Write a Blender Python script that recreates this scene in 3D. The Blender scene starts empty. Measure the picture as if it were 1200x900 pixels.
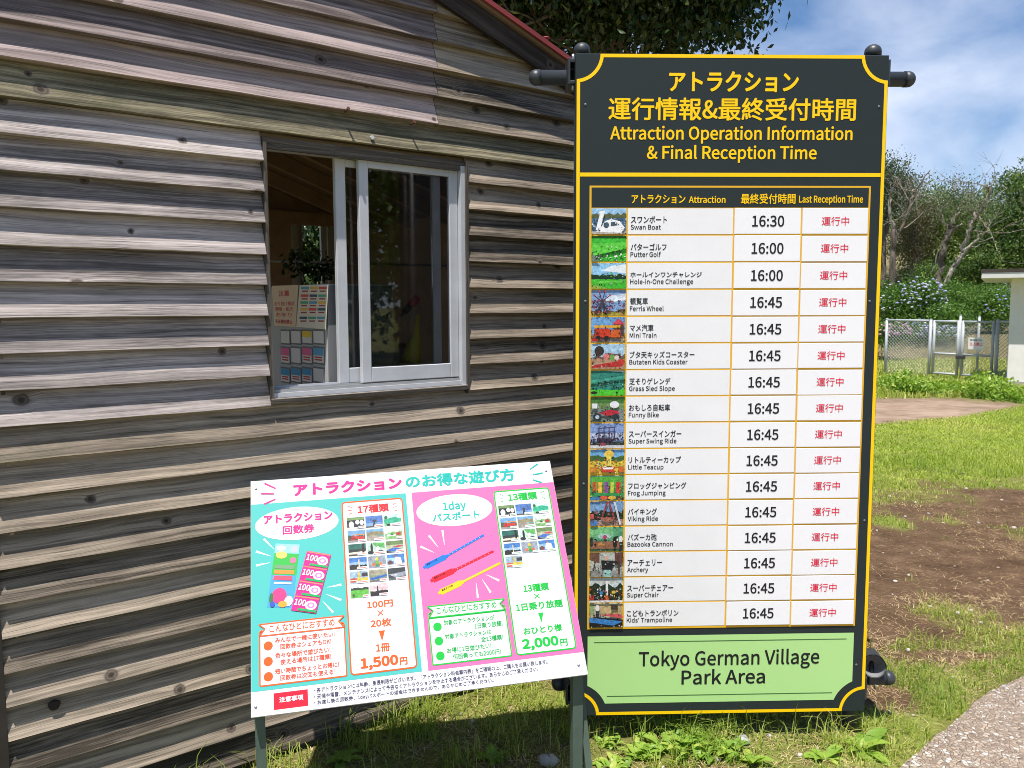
import bpy, math, random
import numpy as np
from mathutils import Vector
random.seed(7)
RNG = np.random.default_rng(11)
SC = bpy.context.scene
COL = SC.collection
R = math.radians

# ------------------------------------------------------------------ camera
FPX = 973.69
PIT, ROLL = 0.0933588, -0.0029683
H = 1.5
V3 = lambda *a: np.array(a, float)
FWD = V3(0, math.cos(PIT), -math.sin(PIT))
_u = V3(0, math.sin(PIT), math.cos(PIT)); _r = V3(1, 0, 0)
RT = math.cos(ROLL) * _r + math.sin(ROLL) * _u
UPV = -math.sin(ROLL) * _r + math.cos(ROLL) * _u
CAMP = V3(0, 0, H)
cd = bpy.data.cameras.new('camera')
cam = bpy.data.objects.new('camera', cd); COL.objects.link(cam)
from mathutils import Matrix
cam.matrix_world = Matrix(((RT[0], UPV[0], -FWD[0], 0), (RT[1], UPV[1], -FWD[1], 0),
                           (RT[2], UPV[2], -FWD[2], H), (0, 0, 0, 1)))
cd.sensor_fit = 'HORIZONTAL'; cd.sensor_width = 36.0
cd.lens = 36.0 * FPX / 1200.0
cd.clip_start = 0.05; cd.clip_end = 3000
SC.camera = cam

# ------------------------------------------------------------------ light, sky, exposure
SUN_EL, SUN_AZ = 71.0, -19.0            # azimuth measured from straight behind the camera
LS = V3(math.sin(R(SUN_AZ)) * math.cos(R(SUN_EL)), -math.cos(R(SUN_AZ)) * math.cos(R(SUN_EL)), math.sin(R(SUN_EL)))
sl = bpy.data.lights.new('sun', 'SUN'); sl.energy = 5.0; sl.angle = R(0.5); sl.color = (1.0, 0.955, 0.89)
so = bpy.data.objects.new('sun', sl); COL.objects.link(so)
so.rotation_euler = Vector(LS).to_track_quat('Z', 'Y').to_euler()
so.location = (0, -6, 12)
W = bpy.data.worlds.new('World'); SC.world = W; W.use_nodes = True
wt = W.node_tree; wt.nodes.clear()
def wn_(t, **k):
    n = wt.nodes.new(t)
    for a, b in k.items(): setattr(n, a, b)
    return n
wo = wn_('ShaderNodeOutputWorld'); bg = wn_('ShaderNodeBackground'); bg.inputs['Strength'].default_value = 0.07
sky = wn_('ShaderNodeTexSky', sky_type='NISHITA', sun_disc=False, sun_elevation=R(SUN_EL), sun_rotation=R(180 + SUN_AZ),
          altitude=50, air_density=1.0, dust_density=0.3, ozone_density=3.0)
geo = wn_('ShaderNodeTexCoord'); mp = wn_('ShaderNodeMapping')
mp.inputs['Scale'].default_value = (1.0, 1.0, 2.6); mp.inputs['Rotation'].default_value = (0.2, 0.15, 0.4)
nz = wn_('ShaderNodeTexNoise'); nz.inputs['Scale'].default_value = 2.6; nz.inputs['Detail'].default_value = 7
nz.inputs['Roughness'].default_value = 0.52; nz.inputs['Distortion'].default_value = 0.35
cr = wn_('ShaderNodeValToRGB'); cr.color_ramp.elements[0].position = 0.42; cr.color_ramp.elements[1].position = 0.74
cr.color_ramp.elements[0].color = (0.0, 0.0, 0.0, 1); cr.color_ramp.elements[1].color = (0.9, 0.9, 0.9, 1)
mx = wn_('ShaderNodeMix', data_type='RGBA')
mx.inputs[7].default_value = (9.2, 9.9, 11.6, 1)
wt.links.new(geo.outputs['Generated'], mp.inputs['Vector']); wt.links.new(mp.outputs[0], nz.inputs['Vector'])
sz = wn_('ShaderNodeSeparateXYZ'); wt.links.new(geo.outputs['Generated'], sz.inputs[0])
lo = wn_('ShaderNodeMapRange'); lo.inputs[1].default_value = .05; lo.inputs[2].default_value = .42; lo.inputs[3].default_value = .14; lo.inputs[4].default_value = -.09
wt.links.new(sz.outputs[2], lo.inputs[0])
ad = wn_('ShaderNodeMath', operation='ADD'); wt.links.new(nz.outputs[0], ad.inputs[0]); wt.links.new(lo.outputs[0], ad.inputs[1]); wt.links.new(ad.outputs[0], cr.inputs[0]); wt.links.new(cr.outputs[0], mx.inputs[0])
tint = wn_('ShaderNodeMix', data_type='RGBA', blend_type='MULTIPLY'); tint.inputs[0].default_value = 1; tint.inputs[7].default_value = (.80, 1.03, 1.25, 1)
wt.links.new(sky.outputs[0], tint.inputs[6]); wt.links.new(tint.outputs[2], mx.inputs[6]); wt.links.new(mx.outputs[2], bg.inputs['Color'])
wt.links.new(bg.outputs[0], wo.inputs['Surface'])
SC.view_settings.view_transform = 'Standard'; SC.view_settings.look = 'None'
SC.view_settings.gamma = 1.0; SC.view_settings.use_curve_mapping = False
SC.view_settings.exposure = 0.57
SC.cycles.pixel_filter_type = 'BLACKMAN_HARRIS'; SC.cycles.filter_width = 0.95
SC.cycles.max_bounces = 8; SC.cycles.transparent_max_bounces = 12

# ------------------------------------------------------------------ helpers
def s2l(c):
    return tuple((x / 12.92 if x <= .04045 else ((x + .055) / 1.055) ** 2.4) for x in [v / 255 for v in c])
MATS = {}
def principled(name):
    m = bpy.data.materials.new(name); m.use_nodes = True
    nt = m.node_tree; b = nt.nodes['Principled BSDF']
    return m, nt, b
def mcol(rgb, rough=.55, spec=.3, metal=0.0, dirt=0.0):
    """plain paint / print colour (linear base), optionally with faint wear"""
    key = (tuple(round(x, 4) for x in rgb), rough, spec, metal, dirt)
    if key in MATS: return MATS[key]
    m, nt, b = principled('paint')
    b.inputs['Base Color'].default_value = (*rgb, 1); b.inputs['Roughness'].default_value = rough
    b.inputs['Specular IOR Level'].default_value = spec; b.inputs['Metallic'].default_value = metal
    if dirt:
        tc = nt.nodes.new('ShaderNodeTexCoord'); n = nt.nodes.new('ShaderNodeTexNoise')
        n.inputs['Scale'].default_value = 7; n.inputs['Detail'].default_value = 8; n.inputs['Roughness'].default_value = .65
        r = nt.nodes.new('ShaderNodeMapRange'); r.inputs[1].default_value = .3; r.inputs[2].default_value = .75
        r.inputs[3].default_value = 1.0; r.inputs[4].default_value = 1 - dirt
        mm = nt.nodes.new('ShaderNodeMix'); mm.data_type = 'RGBA'; mm.blend_type = 'MULTIPLY'; mm.inputs[0].default_value = 1
        mm.inputs[6].default_value = (*rgb, 1)
        nt.links.new(tc.outputs['Object'], n.inputs['Vector']); nt.links.new(n.outputs[0], r.inputs[0])
        nt.links.new(r.outputs[0], mm.inputs[7]); nt.links.new(mm.outputs[2], b.inputs['Base Color'])
        r2 = nt.nodes.new('ShaderNodeMapRange'); r2.inputs[3].default_value = rough - .1; r2.inputs[4].default_value = rough + .15
        nt.links.new(n.outputs[0], r2.inputs[0]); nt.links.new(r2.outputs[0], b.inputs['Roughness'])
    MATS[key] = m
    return m
def P(r, g, b, k=1.0, **kw):           # print colour from an sRGB triple
    return mcol(tuple(k * x for x in s2l((r, g, b))), **kw)

class Frame:
    def __init__(s, O, U, V):
        s.O = np.array(O, float); s.U = np.array(U, float); s.V = np.array(V, float); s.N = np.cross(s.U, s.V)
    def pt(s, u, v, n=0.0): return s.O + s.U * u + s.V * v + s.N * n
    def px(s, x, y, n=0.0):            # photo pixel -> (u, v) measured on this plane
        d = FWD + RT * (x - 600) / FPX - UPV * (y - 450) / FPX
        o = s.O + s.N * n
        t = ((o - CAMP) @ s.N) / (d @ s.N); q = CAMP + t * d - s.O
        return q @ s.U, q @ s.V
def at(x, y, Y):                       # point seen at a photo pixel, at depth Y
    d = FWD + RT * (x - 600) / FPX - UPV * (y - 450) / FPX
    return CAMP + d * (Y / d[1])
WORLD = Frame((0, 0, 0), (1, 0, 0), (0, 1, 0))
XZ = Frame((0, 0, 0), (1, 0, 0), (0, 0, 1))     # N = -Y (towards the camera)

class MB:
    """collects shapes, links them as ONE mesh object"""
    def __init__(s): s.v = []; s.f = []; s.mi = []; s.mats = []; s.uv = None; s.smooth = []
    def m(s, mat):
        if mat not in s.mats: s.mats.append(mat)
        return s.mats.index(mat)
    def add(s, vs, fs, mat, smooth=False):
        b = len(s.v); i = s.m(mat)
        s.v += [tuple(float(c) for c in v) for v in vs]
        for f in fs: s.f.append([b + k for k in f]); s.mi.append(i); s.smooth.append(smooth)
    def box(s, F, u0, u1, v0, v1, n0, n1, mat):
        vs = [F.pt(u, v, n) for n in (n0, n1) for v in (v0, v1) for u in (u0, u1)]
        s.add(vs, [(0, 2, 3, 1), (4, 5, 7, 6), (0, 1, 5, 4), (2, 6, 7, 3), (0, 4, 6, 2), (1, 3, 7, 5)], mat)
    def bevbox(s, F, u0, u1, v0, v1, n0, n1, mat, b=.003):
        # box with chamfered front edges (n1 face)
        o = [(u0, v0), (u1, v0), (u1, v1), (u0, v1)]; i = [(u0 + b, v0 + b), (u1 - b, v0 + b), (u1 - b, v1 - b), (u0 + b, v1 - b)]
        vs = [F.pt(*q, n0) for q in o] + [F.pt(*q, n1 - b) for q in o] + [F.pt(*q, n1) for q in i]
        fs = [(3, 2, 1, 0), (8, 9, 10, 11)]
        for k in range(4):
            j = (k + 1) % 4; fs += [(k, j, 4 + j, 4 + k), (4 + k, 4 + j, 8 + j, 8 + k)]
        s.add(vs, fs, mat)
    def poly(s, F, pts, n, mat, thick=0):
        k = len(pts)
        a = sum(pts[i][0] * pts[(i + 1) % k][1] - pts[(i + 1) % k][0] * pts[i][1] for i in range(k))
        if a < 0: pts = pts[::-1]
        if not thick:
            s.add([F.pt(u, v, n) for u, v in pts], [list(range(k))], mat); return
        vs = [F.pt(u, v, n) for u, v in pts] + [F.pt(u, v, n - thick) for u, v in pts]
        fs = [list(range(k)), list(range(2 * k - 1, k - 1, -1))]
        fs += [(k + i, k + (i + 1) % k, (i + 1) % k, i) for i in range(k)]
        s.add(vs, fs, mat)
    def ring(s, F, outer, inner, n, mat):
        k = len(outer)
        vs = [F.pt(u, v, n) for u, v in outer] + [F.pt(u, v, n) for u, v in inner]
        s.add(vs, [(i, (i + 1) % k, k + (i + 1) % k, k + i) for i in range(k)], mat)
    def stroke(s, F, pts, w, n, mat, closed=False, w1=None):
        for i in range(len(pts) - (0 if closed else 1)):
            a = np.array(pts[i]); b = np.array(pts[(i + 1) % len(pts)]); d = b - a
            L = np.hypot(*d)
            if L < 1e-9: continue
            p = np.array([-d[1], d[0]]) / L * .5; wa, wb = w, (w if w1 is None else w1)
            s.poly(F, [tuple(a - p * wa), tuple(b - p * wb), tuple(b + p * wb), tuple(a + p * wa)], n, mat)
    def tube(s, pts, rad, mat, sides=10, cap=True, smooth=True):
        pts = [np.array(p, float) for p in pts]; n = len(pts)
        rads = rad if hasattr(rad, '__len__') else [rad] * n
        vs = []; fs = []; pa = None
        for i, p in enumerate(pts):
            d = pts[min(i + 1, n - 1)] - pts[max(i - 1, 0)]; d /= np.linalg.norm(d) + 1e-12
            if pa is None:
                pa = np.cross(d, (0, 0, 1.0)) if abs(d[2]) < .9 else np.cross(d, (1.0, 0, 0))
            pa = pa - d * (pa @ d); pa /= np.linalg.norm(pa) + 1e-12; pb = np.cross(d, pa)
            for k in range(sides):
                t = 2 * math.pi * k / sides
                vs.append(p + rads[i] * (math.cos(t) * pa + math.sin(t) * pb))
        for i in range(n - 1):
            for k in range(sides):
                k2 = (k + 1) % sides
                fs.append((i * sides + k, i * sides + k2, (i + 1) * sides + k2, (i + 1) * sides + k))
        s.add(vs, fs, mat, smooth)
        if cap:
            b = len(s.v) - len(vs); i = s.m(mat)
            s.f.append([b + k for k in range(sides)][::-1]); s.mi.append(i); s.smooth.append(False)
            s.f.append([b + (n - 1) * sides + k for k in range(sides)]); s.mi.append(i); s.smooth.append(False)
    def dome(s, c, d, rad, h, mat, sides=16, rings=5):
        # rounded cap sitting at c pointing along d
        c = np.array(c, float); d = np.array(d, float)
        pts = [c + d * h * math.sin(a) for a in np.linspace(0, math.pi / 2, rings + 1)]
        rs = [max(rad * math.cos(a), 1e-4) for a in np.linspace(0, math.pi / 2, rings + 1)]
        s.tube(pts, rs, mat, sides)
    def text(s, F, body, u0, u1, v0, v1, n, mat, bold=0.0):
        tv, tf, bb = glyphs(body, bold)
        sx = (u1 - u0) / (bb[1] - bb[0]); sy = (v1 - v0) / (bb[3] - bb[2])
        s.add([F.pt(u0 + (x - bb[0]) * sx, v0 + (y - bb[2]) * sy, n + .00005 * i_) for x, y, i_ in tv], tf, mat)
    def textpx(s, F, body, bl, br, tl, n, mat, bold=0.0):
        if F is globals().get('FE'): bold *= 1.5
        a = F.px(*bl); b = F.px(*br); c = F.px(*tl); v = (a[1] + b[1]) / 2
        s.text(F, body, a[0], b[0], v, v + c[1] - a[1], n, mat, bold)
    def build(s, name, parent=None, loc=None):
        me = bpy.data.meshes.new(name); me.from_pydata(s.v, [], s.f)
        for m_ in s.mats: me.materials.append(m_)
        me.polygons.foreach_set('material_index', s.mi); me.polygons.foreach_set('use_smooth', s.smooth)
        if s.uv is not None:
            l = me.uv_layers.new(name='UVMap'); idx = np.empty(len(me.loops), int); me.loops.foreach_get('vertex_index', idx)
            l.data.foreach_set('uv', np.array(s.uv)[idx].ravel())
        me.update()
        o = bpy.data.objects.new(name, me); COL.objects.link(o)
        put(o, parent, loc)
        return o
def put(o, parent, loc=None):
    if parent is not None:
        o.parent = parent
        bpy_m = WORLDM.get(parent.name, None)
        if bpy_m is not None: o.matrix_parent_inverse = bpy_m.inverted()
WORLDM = {}
def thing(name, loc, label, cat, group=None):
    o = bpy.data.objects.new(name, None); COL.objects.link(o); o.location = tuple(loc); o.empty_display_size = .1
    WORLDM[o.name] = Matrix.Translation(Vector(tuple(float(c) for c in loc)))
    tag(o, label, cat, group); return o
def tag(o, label=None, cat=None, group=None, kind=None):
    if label: o['label'] = label
    if cat: o['category'] = cat
    if group: o['group'] = group
    if kind: o['kind'] = kind
    return o
GL = {}
try:      # Blender's own bundled interface font; the default font stands in if it is missing
    import os
    FONTJ = bpy.data.fonts.load(os.path.join(bpy.utils.system_resource('DATAFILES', path='fonts'), 'Noto Sans CJK Regular.woff2'))
except Exception:
    FONTJ = None
EMJ = 1.0
def glyphs(body, bold=0.0):
    if any(ord(q) > 0x3400 for q in body): bold *= .78
    elif any(ord(q) > 0x3000 for q in body): bold *= 1.1
    k = (body, bold)
    if k in GL: return GL[k]
    c = bpy.data.curves.new('lettering', 'FONT'); c.body = body; c.size = 1; c.resolution_u = 3; c.fill_mode = 'FRONT'
    if FONTJ and any(ord(q) < 256 for q in body): c.font = FONTJ
    o = bpy.data.objects.new('lettering', c); COL.objects.link(o)
    me = bpy.data.meshes.new_from_object(o.evaluated_get(bpy.context.evaluated_depsgraph_get()))
    co = np.empty(len(me.vertices) * 3); me.vertices.foreach_get('co', co); co = co.reshape(-1, 3)
    if c.font == FONTJ and FONTJ: co = co * EMJ
    fs = []
    for p in me.polygons:
        f = list(p.vertices)
        if p.normal.z < 0: f = f[::-1]
        fs.append(f)
    bb = (co[:, 0].min(), co[:, 0].max(), co[:, 1].min(), co[:, 1].max())
    bpy.data.objects.remove(o); bpy.data.curves.remove(c); bpy.data.meshes.remove(me)
    xy = co[:, :2]
    if bold:                           # heavier weight: the outline repeated a hair to every side
        vs = []; f2 = []; q = [(bold, 0), (-bold, 0), (0, bold), (0, -bold), (bold * .7, bold * .7), (-bold * .7, bold * .7), (bold * .7, -bold * .7), (-bold * .7, -bold * .7)]
        if bold < .009: q = [(bold, 0), (-bold, 0), (0, bold * .8), (0, -bold * .8)]
        for i, d in enumerate(q):
            b = len(vs); vs += [(x + d[0], y + d[1], i) for x, y in xy.tolist()]; f2 += [[b + t for t in f] for f in fs]
        bb = (bb[0] - bold, bb[1] + bold, bb[2] - bold, bb[3] + bold)
        GL[k] = (vs, f2, bb)
    else:
        GL[k] = ([(x, y, 0) for x, y in xy.tolist()], fs, bb)
    return GL[k]
def bulk(name, V, faces, mat, attr=None, parent=None, smooth=False):
    """numpy mesh: V (n,3); faces list of (m,k) arrays; attr: per-vertex float 'tone'"""
    me = bpy.data.meshes.new(name); V = np.asarray(V, np.float32)
    me.vertices.add(len(V)); me.vertices.foreach_set('co', V.ravel())
    tot = np.concatenate([np.full(len(f), f.shape[1]) for f in faces]); li = np.concatenate([f.ravel() for f in faces]).astype(np.int32)
    me.loops.add(len(li)); me.loops.foreach_set('vertex_index', li)
    me.polygons.add(len(tot)); st = np.concatenate([[0], np.cumsum(tot)[:-1]]).astype(np.int32)
    me.polygons.foreach_set('loop_start', st)
    try: me.polygons.foreach_set('loop_total', tot.astype(np.int32))
    except Exception: pass
    if smooth: me.polygons.foreach_set('use_smooth', np.ones(len(tot), bool))
    for nm, a in (attr or {}).items():
        at_ = me.attributes.new(nm, 'FLOAT', 'POINT'); at_.data.foreach_set('value', np.asarray(a, np.float32))
    for m_ in (mat if isinstance(mat, (list, tuple)) else [mat]): me.materials.append(m_)
    me.update(calc_edges=True); me.validate()
    o = bpy.data.objects.new(name, me); COL.objects.link(o); put(o, parent)
    return o
def vnoise(x, y, seed=0):
    x = np.asarray(x, float); y = np.asarray(y, float)
    xi = np.floor(x).astype(np.int64); yi = np.floor(y).astype(np.int64); fx = x - xi; fy = y - yi
    fx = fx * fx * (3 - 2 * fx); fy = fy * fy * (3 - 2 * fy)
    def h(a, b):
        n = (a * 374761393 + b * 668265263 + seed * 1442695041) & 0xffffffff
        n = ((n ^ (n >> 13)) * 1274126177) & 0xffffffff
        return ((n ^ (n >> 16)) & 0xffff) / 65535.0
    return (h(xi, yi) * (1 - fx) + h(xi + 1, yi) * fx) * (1 - fy) + (h(xi, yi + 1) * (1 - fx) + h(xi + 1, yi + 1) * fx) * fy
def fbm(x, y, seed=0, oct=4):
    a = 0; w = 1; t = 0
    for k in range(oct):
        a = a + w * vnoise(x * 2 ** k, y * 2 ** k, seed + k); t += w; w *= .55
    return a / t

if FONTJ:
    _b = glyphs('H')[2]; EMJ = .73 / (_b[3] - _b[2]); GL.clear()
# ------------------------------------------------------------------ materials
def node(nt, t, **k):
    n = nt.nodes.new(t)
    for a, b in k.items(): setattr(n, a, b)
    return n
def math_(nt, op, a, b=None, c=None):
    n = node(nt, 'ShaderNodeMath', operation=op)
    for i, x in enumerate((a, b, c)):
        if x is None: continue
        if isinstance(x, (int, float)): n.inputs[i].default_value = x
        else: nt.links.new(x, n.inputs[i])
    return n.outputs[0]
def ramp(nt, fac, stops):
    r = node(nt, 'ShaderNodeValToRGB'); e = r.color_ramp.elements
    while len(e) < len(stops): e.new(.5)
    for k, (p, c) in enumerate(stops): e[k].position = p; e[k].color = (*c, 1) if len(c) == 3 else c
    nt.links.new(fac, r.inputs[0]); return r.outputs[0]
def mixc(nt, fac, a, b, mode='MIX'):
    n = node(nt, 'ShaderNodeMix', data_type='RGBA', blend_type=mode)
    for i, x in ((0, fac), (6, a), (7, b)):
        if isinstance(x, (int, float)): n.inputs[i].default_value = x
        elif isinstance(x, tuple): n.inputs[i].default_value = (*x, 1)
        else: nt.links.new(x, n.inputs[i])
    return n.outputs[2]
def wood(name, light, dark, knots=True, moss=0.25, rough=.85):
    """weathered boards; UV.x runs along the grain in metres"""
    m, nt, b = principled(name); L = nt.links
    uv = node(nt, 'ShaderNodeUVMap'); sep = node(nt, 'ShaderNodeSeparateXYZ'); L.new(uv.outputs[0], sep.inputs[0])
    u, v = sep.outputs[0], sep.outputs[1]
    def vec(x, y):
        c = node(nt, 'ShaderNodeCombineXYZ'); L.new(x, c.inputs[0]); L.new(y, c.inputs[1]); return c.outputs[0]
    def noise(vc, sc, det=4, ro=.55, dist=0):
        n = node(nt, 'ShaderNodeTexNoise', noise_dimensions='2D'); L.new(vc, n.inputs['Vector'])
        n.inputs['Scale'].default_value = sc; n.inputs['Detail'].default_value = det; n.inputs['Roughness'].default_value = ro
        n.inputs['Distortion'].default_value = dist; return n.outputs[0]
    vo = node(nt, 'ShaderNodeTexVoronoi', voronoi_dimensions='2D', feature='F1')
    wob = noise(vec(math_(nt, 'MULTIPLY', u, 60), math_(nt, 'MULTIPLY', v, 60)), 1.0, 3)
    L.new(vec(math_(nt, 'MULTIPLY', u, 4.6), math_(nt, 'MULTIPLY', v, 5.6)), vo.inputs['Vector']); vo.inputs['Scale'].default_value = 1.0
    # position of this point within its knot cell, in grain-true metres
    kd = math_(nt, 'ADD', vo.outputs['Distance'], math_(nt, 'MULTIPLY', math_(nt, 'SUBTRACT', wob, .5), .05))
    cs = node(nt, 'ShaderNodeSeparateColor'); L.new(vo.outputs['Color'], cs.inputs[0])
    has = math_(nt, 'GREATER_THAN', cs.outputs[0], .45)
    kd = math_(nt, 'DIVIDE', kd, math_(nt, 'ADD', .55, math_(nt, 'MULTIPLY', cs.outputs[1], .8)))
    halo = math_(nt, 'MULTIPLY', math_(nt, 'POWER', 2.718, math_(nt, 'MULTIPLY', kd, -13.0)), has)
    w = noise(vec(math_(nt, 'MULTIPLY', u, 1.6), math_(nt, 'MULTIPLY', v, 7)), 1.0, 2)
    vv = math_(nt, 'ADD', v, math_(nt, 'ADD', math_(nt, 'MULTIPLY', w, .026), math_(nt, 'MULTIPLY', halo, .014)))
    g1 = noise(vec(math_(nt, 'MULTIPLY', u, 1.2), math_(nt, 'MULTIPLY', vv, 95)), 1.0, 5, .6)
    g2 = noise(vec(math_(nt, 'MULTIPLY', u, 14), math_(nt, 'MULTIPLY', vv, 420)), 1.0, 3, .6)
    big = noise(vec(math_(nt, 'MULTIPLY', u, 2.5), math_(nt, 'MULTIPLY', v, 9)), 1.0, 4, .6)
    bd = node(nt, 'ShaderNodeAttribute', attribute_name='tone')
    f = math_(nt, 'ADD', math_(nt, 'MULTIPLY', g1, .62), math_(nt, 'ADD', math_(nt, 'MULTIPLY', g2, .28), math_(nt, 'MULTIPLY', big, .30)))
    f = math_(nt, 'ADD', f, math_(nt, 'MULTIPLY', math_(nt, 'SUBTRACT', bd.outputs['Fac'], .5), .32))
    mid = tuple((a + c) / 2 for a, c in zip(light, dark))
    col = ramp(nt, f, [(.40, dark), (.58, mid), (.78, light)])
    # long dark weather streaks and fine splits along the grain
    st = noise(vec(math_(nt, 'MULTIPLY', u, .9), math_(nt, 'MULTIPLY', vv, 55)), 1.0, 6, .68)
    sr = node(nt, 'ShaderNodeMapRange'); L.new(st, sr.inputs[0]); sr.inputs[1].default_value = .40; sr.inputs[2].default_value = .60; sr.inputs[3].default_value = .62; sr.inputs[4].default_value = 1.06
    col = mixc(nt, 1.0, col, sr.outputs[0], 'MULTIPLY')
    sp = noise(vec(math_(nt, 'MULTIPLY', u, 3.2), math_(nt, 'MULTIPLY', vv, 330)), 1.0, 3, .6)
    sq = node(nt, 'ShaderNodeMapRange'); L.new(sp, sq.inputs[0]); sq.inputs[1].default_value = .30; sq.inputs[2].default_value = .38; sq.inputs[3].default_value = .45; sq.inputs[4].default_value = 1
    col = mixc(nt, 1.0, col, sq.outputs[0], 'MULTIPLY')
    # greenish moss / dirt blotches
    mo = noise(vec(math_(nt, 'MULTIPLY', u, 4), math_(nt, 'MULTIPLY', v, 14)), 1.0, 6, .7)
    mof = node(nt, 'ShaderNodeMapRange'); L.new(mo, mof.inputs[0]); mof.inputs[1].default_value = .55; mof.inputs[2].default_value = .72
    mof.inputs[3].default_value = 0; mof.inputs[4].default_value = moss
    col = mixc(nt, mof.outputs[0], col, (.085, .085, .045))
    if knots:
        kr = ramp(nt, kd, [(.0, (.012, .009, .007)), (.028, (.035, .027, .02)), (.045, (.13, .105, .085)), (.062, (.045, .036, .028)), (.085, (.22, .18, .15))])
        kf = node(nt, 'ShaderNodeMapRange'); L.new(kd, kf.inputs[0]); kf.inputs[1].default_value = .055; kf.inputs[2].default_value = .10
        kf.inputs[3].default_value = .9; kf.inputs[4].default_value = 0
        col = mixc(nt, math_(nt, 'MULTIPLY', kf.outputs[0], has), col, kr)
    L.new(col, b.inputs['Base Color']); b.inputs['Roughness'].default_value = rough; b.inputs['Specular IOR Level'].default_value = .2
    bp = node(nt, 'ShaderNodeBump'); bp.inputs['Strength'].default_value = .5; bp.inputs['Distance'].default_value = .0022
    L.new(math_(nt, 'ADD', math_(nt, 'MULTIPLY', g1, 1.0), math_(nt, 'ADD', math_(nt, 'MULTIPLY', g2, .45), math_(nt, 'MULTIPLY', sq.outputs[0], .5))), bp.inputs['Height']); L.new(bp.outputs[0], b.inputs['Normal'])
    return m
WOOD_GREY = wood('weathered_grey_wood', (.64, .555, .52), (.165, .142, .134))
WOOD_OLIVE = wood('weathered_olive_wood', (.45, .365, .28), (.062, .050, .039), moss=.25)
WOOD_PINK = wood('weathered_pinkish_wood', (.44, .35, .33), (.14, .112, .106), moss=.12)
WOOD_MOSS = wood('mossy_wood', (.48, .42, .27), (.11, .095, .062), moss=.7)
WOOD_DARK = wood('dark_stained_wood', (.115, .088, .078), (.045, .034, .03), knots=True, moss=.1)

def leafmat(name, c0, c1, c2=None, trans=.35, rough=.45):
    m, nt, b = principled(name); L = nt.links
    a = node(nt, 'ShaderNodeAttribute', attribute_name='tone')
    col = ramp(nt, a.outputs['Fac'], [(0, c0), (.6, c1), (1, c2 or c1)])
    L.new(col, b.inputs['Base Color']); b.inputs['Roughness'].default_value = rough; b.inputs['Specular IOR Level'].default_value = .35
    tr = node(nt, 'ShaderNodeBsdfTranslucent'); L.new(mixc(nt, 1.0, col, (1.15, 1.3, .5), 'MULTIPLY'), tr.inputs['Color'])
    ms = node(nt, 'ShaderNodeMixShader'); ms.inputs[0].default_value = trans
    L.new(b.outputs[0], ms.inputs[1]); L.new(tr.outputs[0], ms.inputs[2])
    L.new(ms.outputs[0], nt.nodes['Material Output'].inputs['Surface'])
    return m
GRASS = leafmat('grass_blades', (.17, .27, .036), (.37, .42, .08), (.74, .62, .32), .45, .6)
LAWN = leafmat('lawn_blades', (.27, .37, .05), (.42, .50, .075), (.55, .50, .17), .42, .6)
STRAW = leafmat('dead_grass', (.30, .20, .10), (.58, .42, .23), (.78, .62, .38), .15, .8)
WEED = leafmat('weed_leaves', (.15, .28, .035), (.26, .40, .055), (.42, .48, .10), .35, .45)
OAK = leafmat('evergreen_leaves', (.014, .034, .011), (.034, .068, .017), (.085, .11, .03), .22, .35)
TREE_A = leafmat('tree_leaves', (.085, .135, .035), (.19, .26, .065), (.32, .35, .12), .3, .5)
TREE_B = leafmat('dark_tree_leaves', (.026, .065, .015), (.08, .15, .032), (.25, .33, .075), .3, .5)
TREE_C = leafmat('pale_tree_leaves', (.06, .085, .05), (.10, .14, .075), (.17, .19, .11), .3, .55)
SHRUB = leafmat('shrub_leaves', (.05, .115, .02), (.11, .22, .035), (.22, .33, .065), .3, .5)
def bark(name, c0, c1):
    m, nt, b = principled(name); L = nt.links
    tc = node(nt, 'ShaderNodeTexCoord'); mpn = node(nt, 'ShaderNodeMapping'); mpn.inputs['Scale'].default_value = (1, 1, .25)
    n = node(nt, 'ShaderNodeTexNoise'); n.inputs['Scale'].default_value = 18; n.inputs['Detail'].default_value = 6; n.inputs['Roughness'].default_value = .7
    L.new(tc.outputs['Object'], mpn.inputs[0]); L.new(mpn.outputs[0], n.inputs['Vector'])
    L.new(ramp(nt, n.outputs[0], [(.32, c0), (.68, c1)]), b.inputs['Base Color']); b.inputs['Roughness'].default_value = .9
    bp = node(nt, 'ShaderNodeBump'); bp.inputs['Strength'].default_value = .8; bp.inputs['Distance'].default_value = .03
    L.new(n.outputs[0], bp.inputs['Height']); L.new(bp.outputs[0], b.inputs['Normal'])
    return m
BARK = bark('bark', (.06, .045, .035), (.20, .16, .125))
BARK_PALE = bark('pale_dead_bark', (.17, .14, .115), (.42, .365, .30))

# ------------------------------------------------------------------ ground zones
def smooth(a, b, x):
    t = np.clip((np.asarray(x, float) - a) / (b - a), 0, 1); return t * t * (3 - 2 * t)
PATH_EDGE = np.array([(0.62, 1.72), (1.02, 2.30), (1.30, 2.58), (1.47, 2.74), (1.77, 3.01), (2.05, 3.20), (2.55, 3.46), (3.4, 3.75), (6, 4.2)])
def path_side(x, y):                   # >0 on the gravel side
    ye = np.interp(x, PATH_EDGE[:, 0], PATH_EDGE[:, 1], left=-5)
    return ye - y
def road_mask(x, y):
    lo = np.interp(x, [-3, 2, 4.4, 6.0, 7.4, 8.3], [8.2, 9.0, 10.2, 10.95, 12.0, 12.75]); hi = np.interp(x, [-3, 5.7, 7.9, 9], [13.6, 13.3, 12.95, 12.7])
    return smooth(0, .25, y - lo + .15 * (fbm(x * 2, y * 2, 5) - .5)) * smooth(0, .3, hi - y + .3 * (fbm(x * 1.5, y * 1.5, 6) - .5))
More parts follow.
